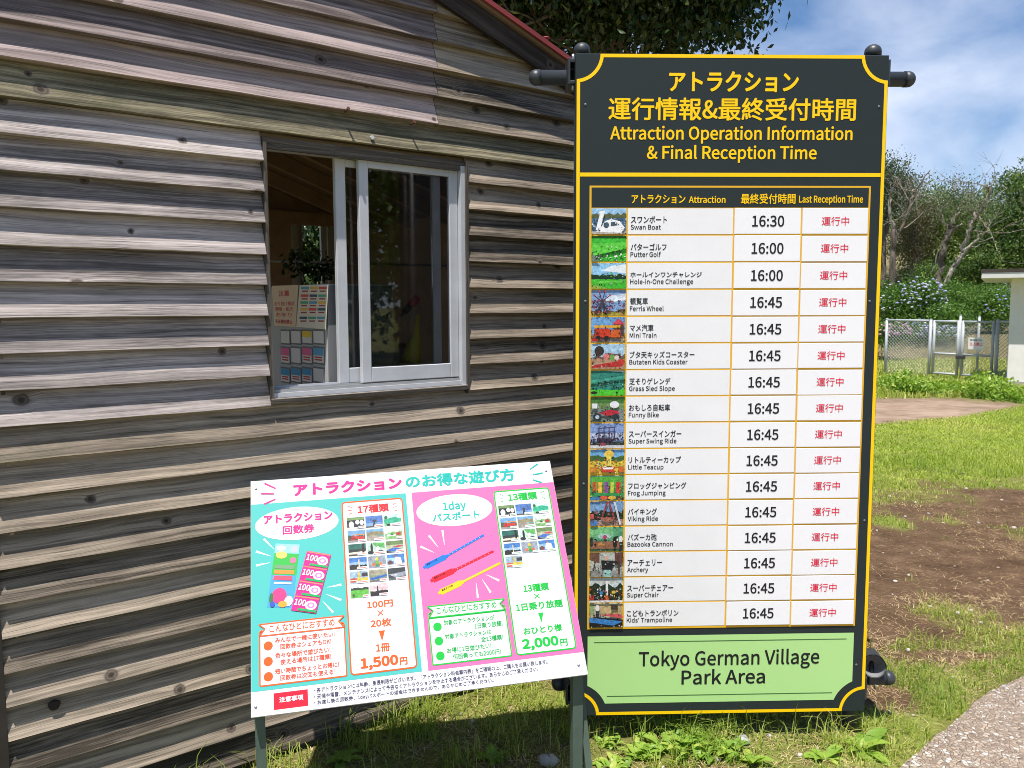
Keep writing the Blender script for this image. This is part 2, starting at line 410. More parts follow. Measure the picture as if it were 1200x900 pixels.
def grass_mask(x, y):
    x = np.asarray(x, float); y = np.asarray(y, float)
    n = fbm(x * 2.3, y * 2.3, 1); n2 = fbm(x * 6, y * 6, 9)
    ys = y - .12 * (x - 3)             # bands slope a little with x
    g = np.zeros_like(x)
    near = smooth(3.95, 3.45, ys) * (.50 + .9 * (n - .35) + .35 * (n2 - .5))
    bare = smooth(3.35, 3.75, ys) * smooth(6.7, 5.4, ys) * 1.0
    lawn = smooth(5.7, 7.6, ys + 3.6 * (n - .5) + 1.2 * (n2 - .5))
    g = np.clip(near, 0, 1) * (1 - bare) + lawn * 1.0 + bare * np.clip(2.6 * (n - .60), 0, .35)
    strip = smooth(.30, .05, np.abs(-path_side(x, y) - .16) ) * (x > .9)     # turf along the gravel edge
    g = np.maximum(g, strip * .9)
    for cx, cy, rx, ry in ((1.43, 3.06, .13, .12), (1.85, 3.42, .3, .07), (.98, 2.42, .16, .1), (.66, 2.52, .1, .06)):
        d = ((x - cx) / rx) ** 2 + ((y - cy) / ry) ** 2
        g = g * smooth(.5, 1.6, d + .8 * (n2 - .5))
    return np.clip(g, 0, 1) * (1 - road_mask(x, y))
def gz(x, y):
    x = np.asarray(x, float); y = np.asarray(y, float)
    fade = smooth(14, 8, y) * smooth(-4, -2.5, x)
    return (0.035 * (fbm(x * 1.3, y * 1.3, 21) - .5) + .014 * (fbm(x * 9, y * 9, 31, 3) - .5)) * fade * (1 - road_mask(x, y))

def axis(lo, hi, st, far, g=1.18):
    a = list(np.arange(lo, hi + 1e-6, st)); s = st
    while a[-1] < far: s *= g; a.append(a[-1] + s)
    s = st; b = [lo]
    while b[-1] > -far: s *= g; b.append(b[-1] - s)
    return np.array(b[1:][::-1] + a)
gx = axis(-1.4, 5.0, .032, 700); gy = axis(1.4, 9.0, .032, 900)
GX, GY = np.meshgrid(gx, gy)
GZ = gz(GX, GY)
nx_, ny_ = len(gx), len(gy)
ii = (np.arange(ny_ - 1)[:, None] * nx_ + np.arange(nx_ - 1)[None]).ravel()
gf = np.stack([ii, ii + 1, ii + nx_ + 1, ii + nx_], 1)
GM, nt, b = principled('ground_soil'); L = nt.links
ga = node(nt, 'ShaderNodeAttribute', attribute_name='grass'); gr_ = node(nt, 'ShaderNodeAttribute', attribute_name='road')
tc = node(nt, 'ShaderNodeTexCoord')
def nz3(sc, det=6, ro=.6):
    n = node(nt, 'ShaderNodeTexNoise'); n.inputs['Scale'].default_value = sc; n.inputs['Detail'].default_value = det; n.inputs['Roughness'].default_value = ro
    L.new(tc.outputs['Object'], n.inputs['Vector']); return n.outputs[0]
fine = nz3(55, 8, .7); med = nz3(5, 6); coarse = nz3(1.1, 4)
soil = ramp(nt, math_(nt, 'ADD', math_(nt, 'MULTIPLY', fine, .55), math_(nt, 'MULTIPLY', med, .5)), [(.36, (.05, .029, .016)), (.55, (.125, .077, .045)), (.72, (.235, .152, .093))])
turf = ramp(nt, math_(nt, 'ADD', math_(nt, 'MULTIPLY', fine, .6), math_(nt, 'MULTIPLY', coarse, .45)), [(.38, (.10, .11, .03)), (.55, (.20, .23, .05)), (.75, (.34, .32, .11))])
col = mixc(nt, ga.outputs['Fac'], soil, turf)
roadc = ramp(nt, math_(nt, 'ADD', math_(nt, 'MULTIPLY', fine, .2), math_(nt, 'ADD', math_(nt, 'MULTIPLY', med, .3), math_(nt, 'MULTIPLY', coarse, .6))), [(.42, (.17, .12, .085)), (.56, (.30, .215, .155)), (.7, (.40, .30, .225))])
col = mixc(nt, gr_.outputs['Fac'], col, roadc)
L.new(col, b.inputs['Base Color']); b.inputs['Roughness'].default_value = .95; b.inputs['Specular IOR Level'].default_value = .1
bp = node(nt, 'ShaderNodeBump'); bp.inputs['Strength'].default_value = .7; bp.inputs['Distance'].default_value = .02
L.new(math_(nt, 'ADD', fine, med), bp.inputs['Height']); L.new(bp.outputs[0], b.inputs['Normal'])
bankdry = smooth(14, 17, GY) * .65
gmask = np.where(GY > 13, .75, grass_mask(GX, GY))
ground = bulk('ground', np.stack([GX, GY, GZ], -1).reshape(-1, 3), [gf], GM,
              {'grass': gmask.ravel(), 'road': road_mask(GX, GY).ravel()}, smooth=True)
ground['kind'] = 'structure'

# exposed-aggregate path in the foreground, a sheet a little above the soil
PM, nt, b = principled('exposed_aggregate'); L = nt.links
tc = node(nt, 'ShaderNodeTexCoord')
vo = node(nt, 'ShaderNodeTexVoronoi', feature='F1'); vo.inputs['Scale'].default_value = 74; L.new(tc.outputs['Object'], vo.inputs['Vector'])
v2 = node(nt, 'ShaderNodeTexVoronoi', feature='DISTANCE_TO_EDGE'); v2.inputs['Scale'].default_value = 74; L.new(tc.outputs['Object'], v2.inputs['Vector'])
cs = node(nt, 'ShaderNodeSeparateColor'); L.new(vo.outputs['Color'], cs.inputs[0])
peb = ramp(nt, cs.outputs[0], [(0, (.33, .24, .18)), (.3, (.50, .375, .275)), (.6, (.60, .465, .35)), (.86, (.68, .57, .47)), (.93, (.85, .82, .76))])
e = node(nt, 'ShaderNodeMapRange'); L.new(v2.outputs['Distance'], e.inputs[0]); e.inputs[1].default_value = .02; e.inputs[2].default_value = .13
L.new(mixc(nt, e.outputs[0], (.46, .355, .27), peb), b.inputs['Base Color']); b.inputs['Roughness'].default_value = .75
bp = node(nt, 'ShaderNodeBump'); bp.inputs['Strength'].default_value = .9; bp.inputs['Distance'].default_value = .006
L.new(e.outputs[0], bp.inputs['Height']); L.new(bp.outputs[0], b.inputs['Normal'])
xs = np.concatenate([np.arange(.62, 3.4, .02), np.linspace(3.4, 9, 20)])
ye = np.interp(xs, PATH_EDGE[:, 0], PATH_EDGE[:, 1]) + .035 * (fbm(xs * 9, xs * 0, 44) - .5) + .02 * (fbm(xs * 40, xs * 0, 45, 2) - .5)
top = np.stack([xs, ye, np.full_like(xs, .030)], 1); edge = np.stack([xs, ye + .006, np.full_like(xs, -.05)], 1); bot = np.stack([xs, np.full_like(xs, -3.0), np.full_like(xs, .030)], 1)
k = len(xs); i0 = np.arange(k - 1)
bulk('path', np.concatenate([top, bot, edge]), [np.stack([i0, i0 + k, i0 + 1 + k, i0 + 1], 1), np.stack([i0, i0 + 1, i0 + 1 + 2 * k, i0 + 2 * k], 1)], PM)['kind'] = 'structure'

# hillside behind the fence
hx = np.linspace(-14, 60, 75); hy = np.concatenate([np.arange(21.5, 30, .5), np.linspace(30, 75, 40)])
HX, HY = np.meshgrid(hx, hy)
def hillz(x, y):
    return -.08 + .75 * smooth(22.3, 23.6, y) + 4.6 * smooth(27, 46, y + .8 * (fbm(x * .2, y * .2, 3) - .5)) + .25 * (fbm(x * .7, y * .7, 8) - .5) * smooth(22, 25, y)
HZ = hillz(HX, HY); hn = len(hx); ii = (np.arange(len(hy) - 1)[:, None] * hn + np.arange(hn - 1)[None]).ravel()
HM, nt, b = principled('hill_grass'); L = nt.links
tc = node(nt, 'ShaderNodeTexCoord')
fine = nz3(6, 8, .7); coarse = nz3(.35, 5)
hc = ramp(nt, math_(nt, 'ADD', math_(nt, 'MULTIPLY', fine, .6), math_(nt, 'MULTIPLY', coarse, .45)), [(.38, (.07, .075, .03)), (.52, (.19, .165, .075)), (.7, (.33, .25, .13))])
L.new(hc, b.inputs['Base Color']); b.inputs['Roughness'].default_value = .95
bp = node(nt, 'ShaderNodeBump'); bp.inputs['Strength'].default_value = 1; bp.inputs['Distance'].default_value = .15
L.new(fine, bp.inputs['Height']); L.new(bp.outputs[0], b.inputs['Normal'])
bulk('hill', np.stack([HX, HY, HZ], -1).reshape(-1, 3), [np.stack([ii, ii + 1, ii + hn + 1, ii + hn], 1)], HM, smooth=True)['kind'] = 'structure'

# ------------------------------------------------------------------ the wooden hut
WY = 0.910690
WD = V3(math.sin(WY), math.cos(WY), 0); WN = V3(math.cos(WY), -math.sin(WY), 0)
W0 = V3(-0.32356, 2.98853, 0)
FW = Frame(W0, WD, (0, 0, 1))          # u along the front wall, v up, n out of it
SL, SR, DEP = -1.335, 1.6, 3.5
RIDGE = -.5
def roof_z(s_): return 2.6034 - 0.3410 * (s_ - 0.2853) if s_ >= RIDGE else 2.6034 - 0.3410 * (RIDGE - 0.2853) - 0.3410 * (RIDGE - s_)
hut = thing('wooden_hut', W0, 'weathered grey wooden hut clad in lapped boards with red roof edge and sliding window', 'hut')
BP = .0963; ZB = .0285
def boards(F, spans, name, parent):
    """spans: (s0, s1, z0, z1, material) lapped board strips, bottoms stand proud"""
    vs = []; fs = []; uv = []; tone = []; mi = []; mats = []
    for s0, s1, z0, zt, mat in spans:
        if mat not in mats: mats.append(mat)
        n = max(2, int((s1 - s0) / .035)); ss = np.linspace(s0, s1, n + 1)
        sd_ = random.randint(0, 9999); j = .0016 * (fbm(ss * 6, ss * 0, sd_, 3) - .5) * 2; tw = random.uniform(-.0012, .0012)
        jn = .0008 * (fbm(ss * 3, ss * 0, sd_ + 7, 2) - .5) + random.uniform(-.0008, .0008)
        u0 = random.uniform(0, 60); v0 = random.uniform(0, 60); t_ = random.random()
        prof = [(-.046, 0, -.02), (-.003, 0, -.001), (0.0, .0015, .0015), (-.039, zt - z0, zt - z0)]
        b0 = len(vs)
        for i, s_ in enumerate(ss):
            for k_, (n_, dz, vv) in enumerate(prof):
                w = 1 if k_ < 3 else 0
                vs.append(F.pt(s_, z0 + dz + (j[i] + tw) * w, n_ + (jn[i] if 0 < k_ < 3 else 0))); uv.append((u0 + s_, v0 + vv)); tone.append(t_)
        for i in range(n):
            for k_ in range(3):
                a = b0 + i * 4 + k_; fs.append((a, a + 4, a + 5, a + 1)); mi.append(mats.index(mat))
        e0 = b0; e1 = b0 + n * 4
        fs.append((e0, e0 + 1, e0 + 2, e0 + 3)); mi.append(mats.index(mat))
        fs.append((e1 + 3, e1 + 2, e1 + 1, e1)); mi.append(mats.index(mat))
    me = bpy.data.meshes.new(name); me.from_pydata([tuple(v) for v in vs], [], fs)
    for m_ in mats: me.materials.append(m_)
    me.polygons.foreach_set('material_index', mi)
    l = me.uv_layers.new(name='UVMap'); idx = np.empty(len(me.loops), int); me.loops.foreach_get('vertex_index', idx)
    l.data.foreach_set('uv', np.array(uv)[idx].ravel())
    a = me.attributes.new('tone', 'FLOAT', 'POINT'); a.data.foreach_set('value', np.array(tone, np.float32))
    me.update(); o = bpy.data.objects.new(name, me); COL.objects.link(o); put(o, parent); return o
spans = []
for k in range(-1, 28):
    z = ZB + BP * k; zt = z + BP + .012
    lo, hi = SL, SR
    if z + .02 > roof_z(SL) - .03: lo = RIDGE - (roof_z(RIDGE) - z - .05) / 0.3410
    if z + .02 > roof_z(SR) - .03: hi = RIDGE + (roof_z(RIDGE) - z - .05) / 0.3410
    if hi - lo < .2: break
    if k <= 11:
        mat = WOOD_OLIVE
        if k == 11: zt = z + .128
        spans.append((lo, hi, z, zt, mat))
    elif k <= 20:
        spans.append((lo, -.566, z, zt, WOOD_GREY)); spans.append((.212, hi, z, zt, WOOD_OLIVE))
        if k == 20:
            spans.pop(); spans.pop()
            spans.append((lo, -.566, z, zt, WOOD_GREY)); spans.append((.212, hi, z, zt, WOOD_OLIVE))
    elif k == 21:
        spans.append((lo, hi, z - .004, zt, WOOD_MOSS))
    else:
        jt = .082
        spans.append((lo, jt - .0015, z, zt, WOOD_PINK)); spans.append((jt + .0015, hi, z, zt, WOOD_OLIVE))
boards(FW, spans, 'wall', hut)
# sheathing behind the boards, side and back walls, floor, ceiling
PLY = mcol((.48, .33, .22), .75, .2, dirt=.35)
inner = MB()
inner.box(FW, SL, SR, 0, 1.205, -.078, -.0485, PLY)
inner.box(FW, SL, -.566, 1.207, 2.016, -.078, -.0485, PLY)
inner.box(FW, .205, SR, 1.207, 2.016, -.078, -.0485, PLY)
inner.poly(FW, [(SL, 2.018), (SR, 2.018), (SR, roof_z(SR) - .035), (RIDGE, roof_z(RIDGE) - .035), (SL, roof_z(SL) - .035)], -.0485, PLY, .0295)
FB = Frame(W0 - WN * DEP, WD, (0, 0, 1))
bw = (-.30, .14, 1.30, 1.80)           # back window opening (u0,u1,v0,v1) on the back wall
a0 = FB.px(345, 260); a1 = FB.px(378, 338)
bw = (a0[0], a1[0] + .02, FB.px(345, 352)[1], a0[1])
inner.box(FB, SL, SR, 0, bw[2], 0, .05, PLY); inner.box(FB, SL, bw[0], bw[2], bw[3], 0, .05, PLY); inner.box(FB, bw[1], SR, bw[2], bw[3], 0, .05, PLY)
inner.poly(FB, [(SL, bw[3]), (SR, bw[3]), (SR, roof_z(SR) - .035), (RIDGE, roof_z(RIDGE) - .035), (SL, roof_z(SL) - .035)], .05, PLY, .05)
zl = roof_z(SL) - .04
for a_ in ((0, .9, -DEP + .052, -.080), (2.0, zl, -DEP + .052, -.080), (.901, 1.999, -.45, -.080), (.901, 1.999, -DEP + .052, -2.95)):
    inner.box(FW, SL + .003, SL + .05, *a_, PLY)
inner.box(FW, SR - .05, SR - .003, 0, roof_z(SR) - .04, -DEP + .052, -.080, PLY)
inner.box(FW, SL, SR, .02, .06, -DEP + .053, -.081, mcol((.55, .44, .32), .8))
inner.build('inner_wall', hut)
FL = Frame(W0 + WD * SL - WN * DEP, WN, (0, 0, 1)); sp2 = [(0, DEP - .03, ZB + BP * k, ZB + BP * (k + 1) + .012, WOOD_OLIVE) for k in range(-1, 24)]
# left side: outward normal must be -WD
FL = Frame(W0 + WD * (SL + .004) - WN * .03, -WN, (0, 0, 1)); FL.N = -WD
sp3 = []
for a_, b_, z_, t_, m_ in sp2:         # unseen side opening, added to let light into the room
    if .88 < z_ < 1.99: sp3 += [(a_, .42, z_, t_, m_), (2.92, b_, z_, t_, m_)]
    else: sp3.append((a_, b_, z_, t_, m_))
boards(FL, sp3, 'side_wall', hut)
mb = MB()
for a_ in ((.90, .935, -2.95, -.45), (1.965, 2.0, -2.95, -.45), (.936, 1.964, -.485, -.45), (.936, 1.964, -2.95, -2.915), (.936, 1.964, -1.72, -1.68)):
    mb.box(FW, SL + .01, SL + .04, *a_, mcol((.6, .6, .6), .5))
mb.build('added_side_window_frame', hut)  # frame of the unseen opening added to brighten the room
FR_ = Frame(W0 + WD * (SR - .004) - WN * .03, -WN, (0, 0, 1)); FR_.N = WD
boards(FR_, sp2[:21], 'side_wall', hut)
# dark corner post at the left end
mb = MB(); mb.box(FW, SL - .035, SL - .001, 0, roof_z(SL) - .12, -.07, -.006, mcol((.05, .04, .033), .85, dirt=.4)); mb.build('corner_post', hut)
# roof
RED = mcol((.30, .05, .05), .5, .35, dirt=.3); UND = mcol((.22, .14, .09), .8)
OV = .048
rf = MB()
for s0, s1 in ((RIDGE, SR + .14), (SL - .16, RIDGE)):
    z0, z1 = roof_z(s0), roof_z(s1)
    rf.poly(FW, [(s0, z0), (s1, z1), (s1, z1 - .014), (s0, z0 - .014)], OV, RED, OV + DEP + .12)
    rf.poly(FW, [(s0, z0 - .0145), (s1, z1 - .0145), (s1, z1 - .03), (s0, z0 - .03)], OV - .012, UND, OV + DEP + .09)
    rf.poly(FW, [(s0, z0 - .002), (s1, z1 - .002), (s1, z1 - .020), (s0, z0 - .020)], OV + .003, RED, .01)
rf.build('roof', hut)
mb = MB(); p = FW.pt(.56, roof_z(.56) + .004, OV - .02); mb.tube([p, p + V3(0, 0, .012)], .008, RED, 8); mb.tube([p + V3(0, 0, .012), p + V3(0, 0, .018)], .012, RED, 8); mb.build('roof_screw', hut)
bg_ = MB(); uvs = []
def uvpoly(mb, F, pts, n, thick, mat, org, ang, uvs):
    b0 = len(mb.v); mb.poly(F, pts, n, mat, thick)
    for v in mb.v[b0:]:
        q = np.array(v) - F.O; a, c = q @ F.U - org[0], q @ F.V - org[1]
        uvs.append((a * math.cos(ang) + c * math.sin(ang) + 3 * org[0] + 5, -a * math.sin(ang) + c * math.cos(ang) + .3 * (q @ F.N) + 7.3))
def bz(s_, d): return roof_z(s_) - d
uvpoly(bg_, FW, [(RIDGE, bz(RIDGE, .031)), (SR + .12, bz(SR + .12, .031)), (SR + .12, bz(SR + .12, 0.109)), (RIDGE, bz(RIDGE, 0.109))], .021, .019, WOOD_DARK, (0, 2.5), -.33, uvs)
uvpoly(bg_, FW, [(SL - .14, bz(SL - .14, .031)), (RIDGE - .001, bz(RIDGE, .031)), (RIDGE - .001, bz(RIDGE, 0.109)), (SL - .14, bz(SL - .14, 0.109))], .021, .019, WOOD_DARK, (0, 2.5), .33, uvs)
bg_.uv = uvs; bg_.build('barge_board', hut)
# rafters inside
mb = MB(); RAFT = mcol((.42, .28, .17), .8, dirt=.3)
for n in (-.35, -.8, -1.25, -1.7, -2.15, -2.6, -3.05):
    for s0, s1 in ((RIDGE + .001, SR - .06), (SL + .06, RIDGE)):
        mb.poly(FW, [(s0, roof_z(s0) - .034), (s1, roof_z(s1) - .034), (s1, roof_z(s1) - .13), (s0, roof_z(s0) - .13)], n, RAFT, .045)
mb.box(FW, SL + .06, SR - .06, 2.1, 2.19, -3.3, -3.25, RAFT)
mb.build('rafter', hut)
# rusty nails sticking out over the window
RUST = mcol((.10, .045, .028), .8)
for x, y in ((405, 132), (482, 147)):
    u, v = FW.px(x, y, 0); mb = MB(); p = FW.pt(u, v + .003, -.004); mb.tube([p, p + WN * .022 + V3(0, 0, .006)], .0035, RUST, 7); mb.tube([p + WN * .022 + V3(0, 0, .006), p + WN * .026 + V3(0, 0, .007)], .006, RUST, 7); mb.build('nail', hut)
u, v = FW.px(436, 161); mb = MB(); p = FW.pt(u, v, -.002); mb.tube([p, p + WN * .006], .007, mcol((.6, .6, .6), .4, .5), 8); mb.build('bolt', hut)
# knot hole in a low board
u, v = FW.px(64, 827); mb = MB()
mb.poly(FW, [(u + .016 * math.cos(t) * (1 + .1 * math.sin(3 * t)), v + .015 * math.sin(t)) for t in np.linspace(0, 2 * math.pi, 22)[:-1]], -.0035, mcol((.006, .005, .004), .9), .003); mb.build('knot_hole', hut)

# ---- the sliding window
ALU = mcol((.52, .53, .555), .5, .35, dirt=.22); ALU2 = mcol((.34, .34, .34), .55, .35, dirt=.3)
TRIM = wood('window_trim_wood', (.27, .23, .19), (.08, .067, .055), knots=False)
win = MB()
win.box(FW, -.560, .200, 2.0, 2.0135, -.085, -.030, ALU2); win.box(FW, -.560, .182, 1.2065, 1.222, -.085, -.018, ALU)
win.box(FW, -.5530, -.5440, 1.2225, 1.999, -.085, -.03, ALU2); win.box(FW, .183, .2005, 1.2045, 2.0135, -.0855, -.011, ALU)
win.box(FW, -.552, .182, 1.2225, 1.232, -.030, -.026, ALU2); win.box(FW, -.552, .182, 1.2225, 1.236, -.058, -.054, ALU2)
win.box(FW, -.552, .182, 1.2225, 1.240, -.084, -.080, ALU)
wf = win.build('window_frame', hut)
GLASS, nt, b = principled('window_glass'); L = nt.links
b.inputs['Base Color'].default_value = (.9, .95, .95, 1); b.inputs['Roughness'].default_value = .02
tp = node(nt, 'ShaderNodeBsdfTransparent'); tp.inputs[0].default_value = (.80, .80, .80, 1)
gl = node(nt, 'ShaderNodeBsdfGlossy'); gl.inputs['Roughness'].default_value = .015; gl.inputs[0].default_value = (.9, .93, .95, 1)
fr = node(nt, 'ShaderNodeFresnel'); fr.inputs[0].default_value = 1.5
ms = node(nt, 'ShaderNodeMixShader'); L.new(fr.outputs[0], ms.inputs[0]); L.new(tp.outputs[0], ms.inputs[1]); L.new(gl.outputs[0], ms.inputs[2])
L.new(ms.outputs[0], nt.nodes['Material Output'].inputs['Surface'])
def sash(u0, u1, n, wl, wr):
    mb = MB()
    mb.bevbox(FW, u0, u0 + wl, 1.236, 1.999, n - .018, n, ALU, .002); mb.bevbox(FW, u1 - wr, u1, 1.236, 1.999, n - .018, n, ALU, .002)
    mb.bevbox(FW, u0 + wl, u1 - wr, 1.9735, 1.9985, n - .0175, n - .001, ALU, .002); mb.bevbox(FW, u0 + wl, u1 - wr, 1.2365, 1.288, n - .0175, n - .001, ALU, .002)
    o = mb.build('sash', hut)
    g = MB(); g.box(FW, u0 + wl, u1 - wr, 1.288, 1.9735, n - .0105, n - .0075, GLASS); g.build('glass', o)
    return o
sash(-.222, .182, -.032, .036, .036)
sash(-.296, .125, -.060, .038, .034)
tr = MB(); uvs = []
def uvbox(mb, F, u0, u1, v0, v1, n0, n1, mat, along, uvs):
    b0 = len(mb.v); mb.box(F, u0, u1, v0, v1, n0, n1, mat)
    k1, k2 = random.uniform(0, 30), random.uniform(0, 30)
    for v in mb.v[b0:]:
        q = np.array(v) - F.O; a, c, d = q @ F.U, q @ F.V, q @ F.N
        uvs.append((c + k1, a + d + k2) if along == 'v' else (a + k1, c + d + k2))
uvbox(tr, FW, -.5655, -.5535, 1.2065, 2.0138, -.044, -.006, TRIM, 'v', uvs)
uvbox(tr, FW, -.553, .183, 1.996, 2.0139, -.0295, -.015, TRIM, 'u', uvs)
uvbox(tr, FW, .2015, .2112, 1.175, 2.030, -.0242, -.002, TRIM, 'v', uvs)
uvbox(tr, FW, -.5632, .2010, 1.190, 1.2035, -.024, .001, TRIM, 'u', uvs)
uvbox(tr, FW, -.5632, .2010, 2.0145, 2.032, -.024, -.014, TRIM, 'u', uvs)
tr.uv = uvs; tr.build('window_trim', hut)
sill = MB(); sill.poly(FW, [(-.5625, 1.2036), (.2005, 1.2036), (.2005, 1.2060), (-.5625, 1.2060)], -.001, mcol((.42, .36, .30), .7, dirt=.5), .011); sill.build('sill', hut)
# back window of the hut, seen through the open half
bwm = MB(); BWM = mcol((.42, .42, .41), .5)
cs_ = .05
bwm.box(FB, bw[0] - cs_, bw[1] + cs_, bw[3], bw[3] + cs_, .051, .07, BWM); bwm.box(FB, bw[0] - cs_, bw[0], bw[2], bw[3] - .0005, .051, .0695, BWM)
bwm.box(FB, bw[1], bw[1] + cs_, bw[2], bw[3] - .0005, .051, .0695, BWM); bwm.box(FB, bw[0] - cs_, bw[1] + cs_, bw[2] - .04, bw[2] - .0005, .051, .08, BWM)
bwm.box(FB, bw[0] + .002, bw[0] + .045, bw[2], bw[3], .01, .04, BWM); bwm.box(FB, bw[1] - .04, bw[1] - .002, bw[2], bw[3], .01, .04, BWM)
bwm.build('back_window_frame', hut)
# framed panel on the back wall behind the glass
q0 = FB.px(465, 228, .05); q1 = FB.px(497, 300, .05); fp = MB()
for a in ((q0[0], q1[0], q0[1] - .03, q0[1]), (q0[0], q1[0], q1[1], q1[1] + .03), (q0[0], q0[0] + .03, q1[1] + .031, q0[1] - .031), (q1[0] - .03, q1[0], q1[1] + .031, q0[1] - .031)):
    fp.box(FB, *a, .0505, .07, BWM)
fp.box(FB, q0[0] + .0305, q1[0] - .0305, q1[1] + .0315, q0[1] - .0315, .0505, .056, mcol((.06, .05, .04), .4)); fp.build('framed_panel', hut)

# ---- things inside the hut
FC = Frame(FW.pt(-.31, 0, -.12), WN, (0, 0, 1))      # side of the cabinet, u grows towards the window
GREY = mcol((.46, .46, .45), .5, .3, dirt=.1); DGREY = mcol((.20, .20, .21), .5)
cab = thing('price_cabinet', FW.pt(-.2, .06, -.4), 'tall grey cabinet with rows of price cards behind the open window', 'cabinet')
mb = MB(); mb.bevbox(FC, -.62, 0, .06, 1.579, -.26, 0, GREY, .004); mb.box(FW, -.3095, -.055, .065, 1.574, -.1195, -.112, DGREY); mb.build('body', cab)
WHT = P(235, 230, 222, .9); INK = P(40, 38, 40); CARD = {0: (225, 215, 200), 1: (240, 200, 40), 2: (235, 100, 150), 3: (90, 165, 200), 4: (60, 150, 190)}
cols_ = []
rows_ = [(388, 402, [0, 0, 1, 0]), (408, 425, [2, 0, 2, 3]), (432, 447, [4, 4, 4, 0])]
xs_ = [(330, 340), (342, 353), (355, 366), (368, 380)]
for y0, y1, kinds in rows_:
    for (xa, xb), kd_ in zip(xs_, kinds):
        a = FC.px(xa, y0); b_ = FC.px(xb, y1); u0, u1, v1, v0 = a[0], b_[0], a[1], b_[1]
        a2 = FC.px((xa + xb) / 2, y1)
        v0 = a2[1]; v1 = FC.px((xa + xb) / 2, y0)[1]
        mb = MB(); mb.box(FC, u0 - .006, u1 + .006, v0 - .006, v1 + .006, .0005, .0016, mcol((.16, .16, .16)))
        mb.box(FC, u0, u1, v0, v1, .0017, .003, WHT)
        if kd_: mb.poly(FC, [(u0, v0 + (v1 - v0) * .5), (u1, v0 + (v1 - v0) * .5), (u1, v1), (u0, v1)], .0034, P(*CARD[kd_]))
        if kd_ > 1:
            for t_ in (.15, .32): mb.poly(FC, [(u0 + .12 * (u1 - u0), v0 + t_ * (v1 - v0)), (u1 - .12 * (u1 - u0), v0 + t_ * (v1 - v0)), (u1 - .12 * (u1 - u0), v0 + (t_ + .1) * (v1 - v0)), (u0 + .12 * (u1 - u0), v0 + (t_ + .1) * (v1 - v0))], .0034, P(190, 60, 50))
        mb.build('price_card', cab)
# warning notice and price sheet taped at the top
def quadpx(F, pts, n): return [F.px(x, y, n) for x, y in pts]
RD = P(200, 30, 40)
mb = MB(); q = quadpx(FC, [(319, 335), (350, 334), (347, 383), (322, 382)], .004); mb.poly(FC, q, .006, P(232, 205, 170), .0015)
mb.textpx(FC, '注意', (328.5, 347.5), (341, 347), (328.5, 340.5), .0066, RD, .02)
for k_, yy in enumerate((356, 362.5, 369)):
    mb.textpx(FC, ['折り曲げ厳禁', '期限・転売', 'お断り'][k_], (323.5 + 1 * k_, yy + 2.4), (347 - 1.5 * k_, yy + 2), (323.5 + k_, yy - 2.4), .0066, RD, .0)
mb.textpx(FC, '不正使用禁止', (324.5, 379.5), (344.5, 379), (324.5, 374.8), .0066, RD, .02)
tag(mb.build('warning_notice'), 'cream paper notice with red writing taped to the grey cabinet', 'notice')
mb = MB(); q = quadpx(FC, [(351.5, 334), (385, 333.5), (382, 386), (347.5, 383)], .007); mb.poly(FC, q, .0085, P(235, 225, 205), .0012)
random.seed(5)
for r_, yy in enumerate((336, 345, 353, 361, 371)):
    for c_ in range(3):
        x0 = 353 + 10.3 * c_ - .5 * r_; cl = [(90, 165, 190), (235, 190, 70), (225, 80, 70), (60, 90, 110), (90, 170, 130)][(r_ * 2 + c_) % 5]
        mb.poly(FC, quadpx(FC, [(x0, yy), (x0 + 9, yy), (x0 + 9, yy + 3), (x0, yy + 3)], .009), .0092, P(*cl))
        mb.poly(FC, quadpx(FC, [(x0 + 1, yy + 4.5), (x0 + 8, yy + 4.5), (x0 + 8, yy + 6), (x0 + 1, yy + 6)], .009), .0092, P(160, 40, 40))
tag(mb.build('price_sheet'), 'colourful price sheet beside the cream notice on the grey cabinet', 'poster')
# rod with a trailing garland across the room
mb = MB(); rp = [FW.pt(-1.27, 1.69, -.9), FW.pt(.88, 1.70, -.9)]; mb.tube(rp, .006, mcol((.45, .4, .33), .5), 8)
tag(mb.build('hanging_rod'), 'thin pale rod stretched across the dark room inside the hut', 'rod')
def leafquads(n_, c, spread, size, seed=0, droop=.3):
    r = np.random.default_rng(seed); pos = c + r.normal(size=(n_, 3)) * spread
    d = r.normal(size=(n_, 3)); d[:, 2] -= droop; d /= np.linalg.norm(d, axis=1)[:, None]
    w = np.cross(d, r.normal(size=(n_, 3))); w /= np.linalg.norm(w, axis=1)[:, None] + 1e-9
    sz = size * r.uniform(.6, 1.25, n_)[:, None]; nrm = np.cross(d, w)
    a = pos; b_ = pos + d * sz * .5 + w * sz * .27 + nrm * sz * .07; c_ = pos + d * sz; e_ = pos + d * sz * .5 - w * sz * .27 + nrm * sz * .07
    V = np.stack([a, b_, c_, e_], 1).reshape(-1, 3); k = np.arange(n_) * 4
    return V, np.concatenate([np.stack([k, k + 1, k + 2], 1), np.stack([k, k + 2, k + 3], 1)])
gp = [FW.px(x, 318, -.9) for x in (340, 396)]
Vs = []; Fs = []; b0 = 0
for i in range(26):
    u = gp[0][0] + (gp[1][0] - gp[0][0]) * i / 25
    V, F_ = leafquads(10, FW.pt(u, 1.675 + random.uniform(-.03, .03), -.9), np.array([.018, .018, .024]), .034, 100 + i); Vs.append(V); Fs.append(F_ + b0); b0 += len(V)
go = bulk('leaf_garland', np.concatenate(Vs), [np.concatenate(Fs)], OAK, {'tone': np.repeat(RNG.random(b0 // 4), 4) * .4})
tag(go, 'dark leafy garland draped over the rod inside the hut', 'garland')
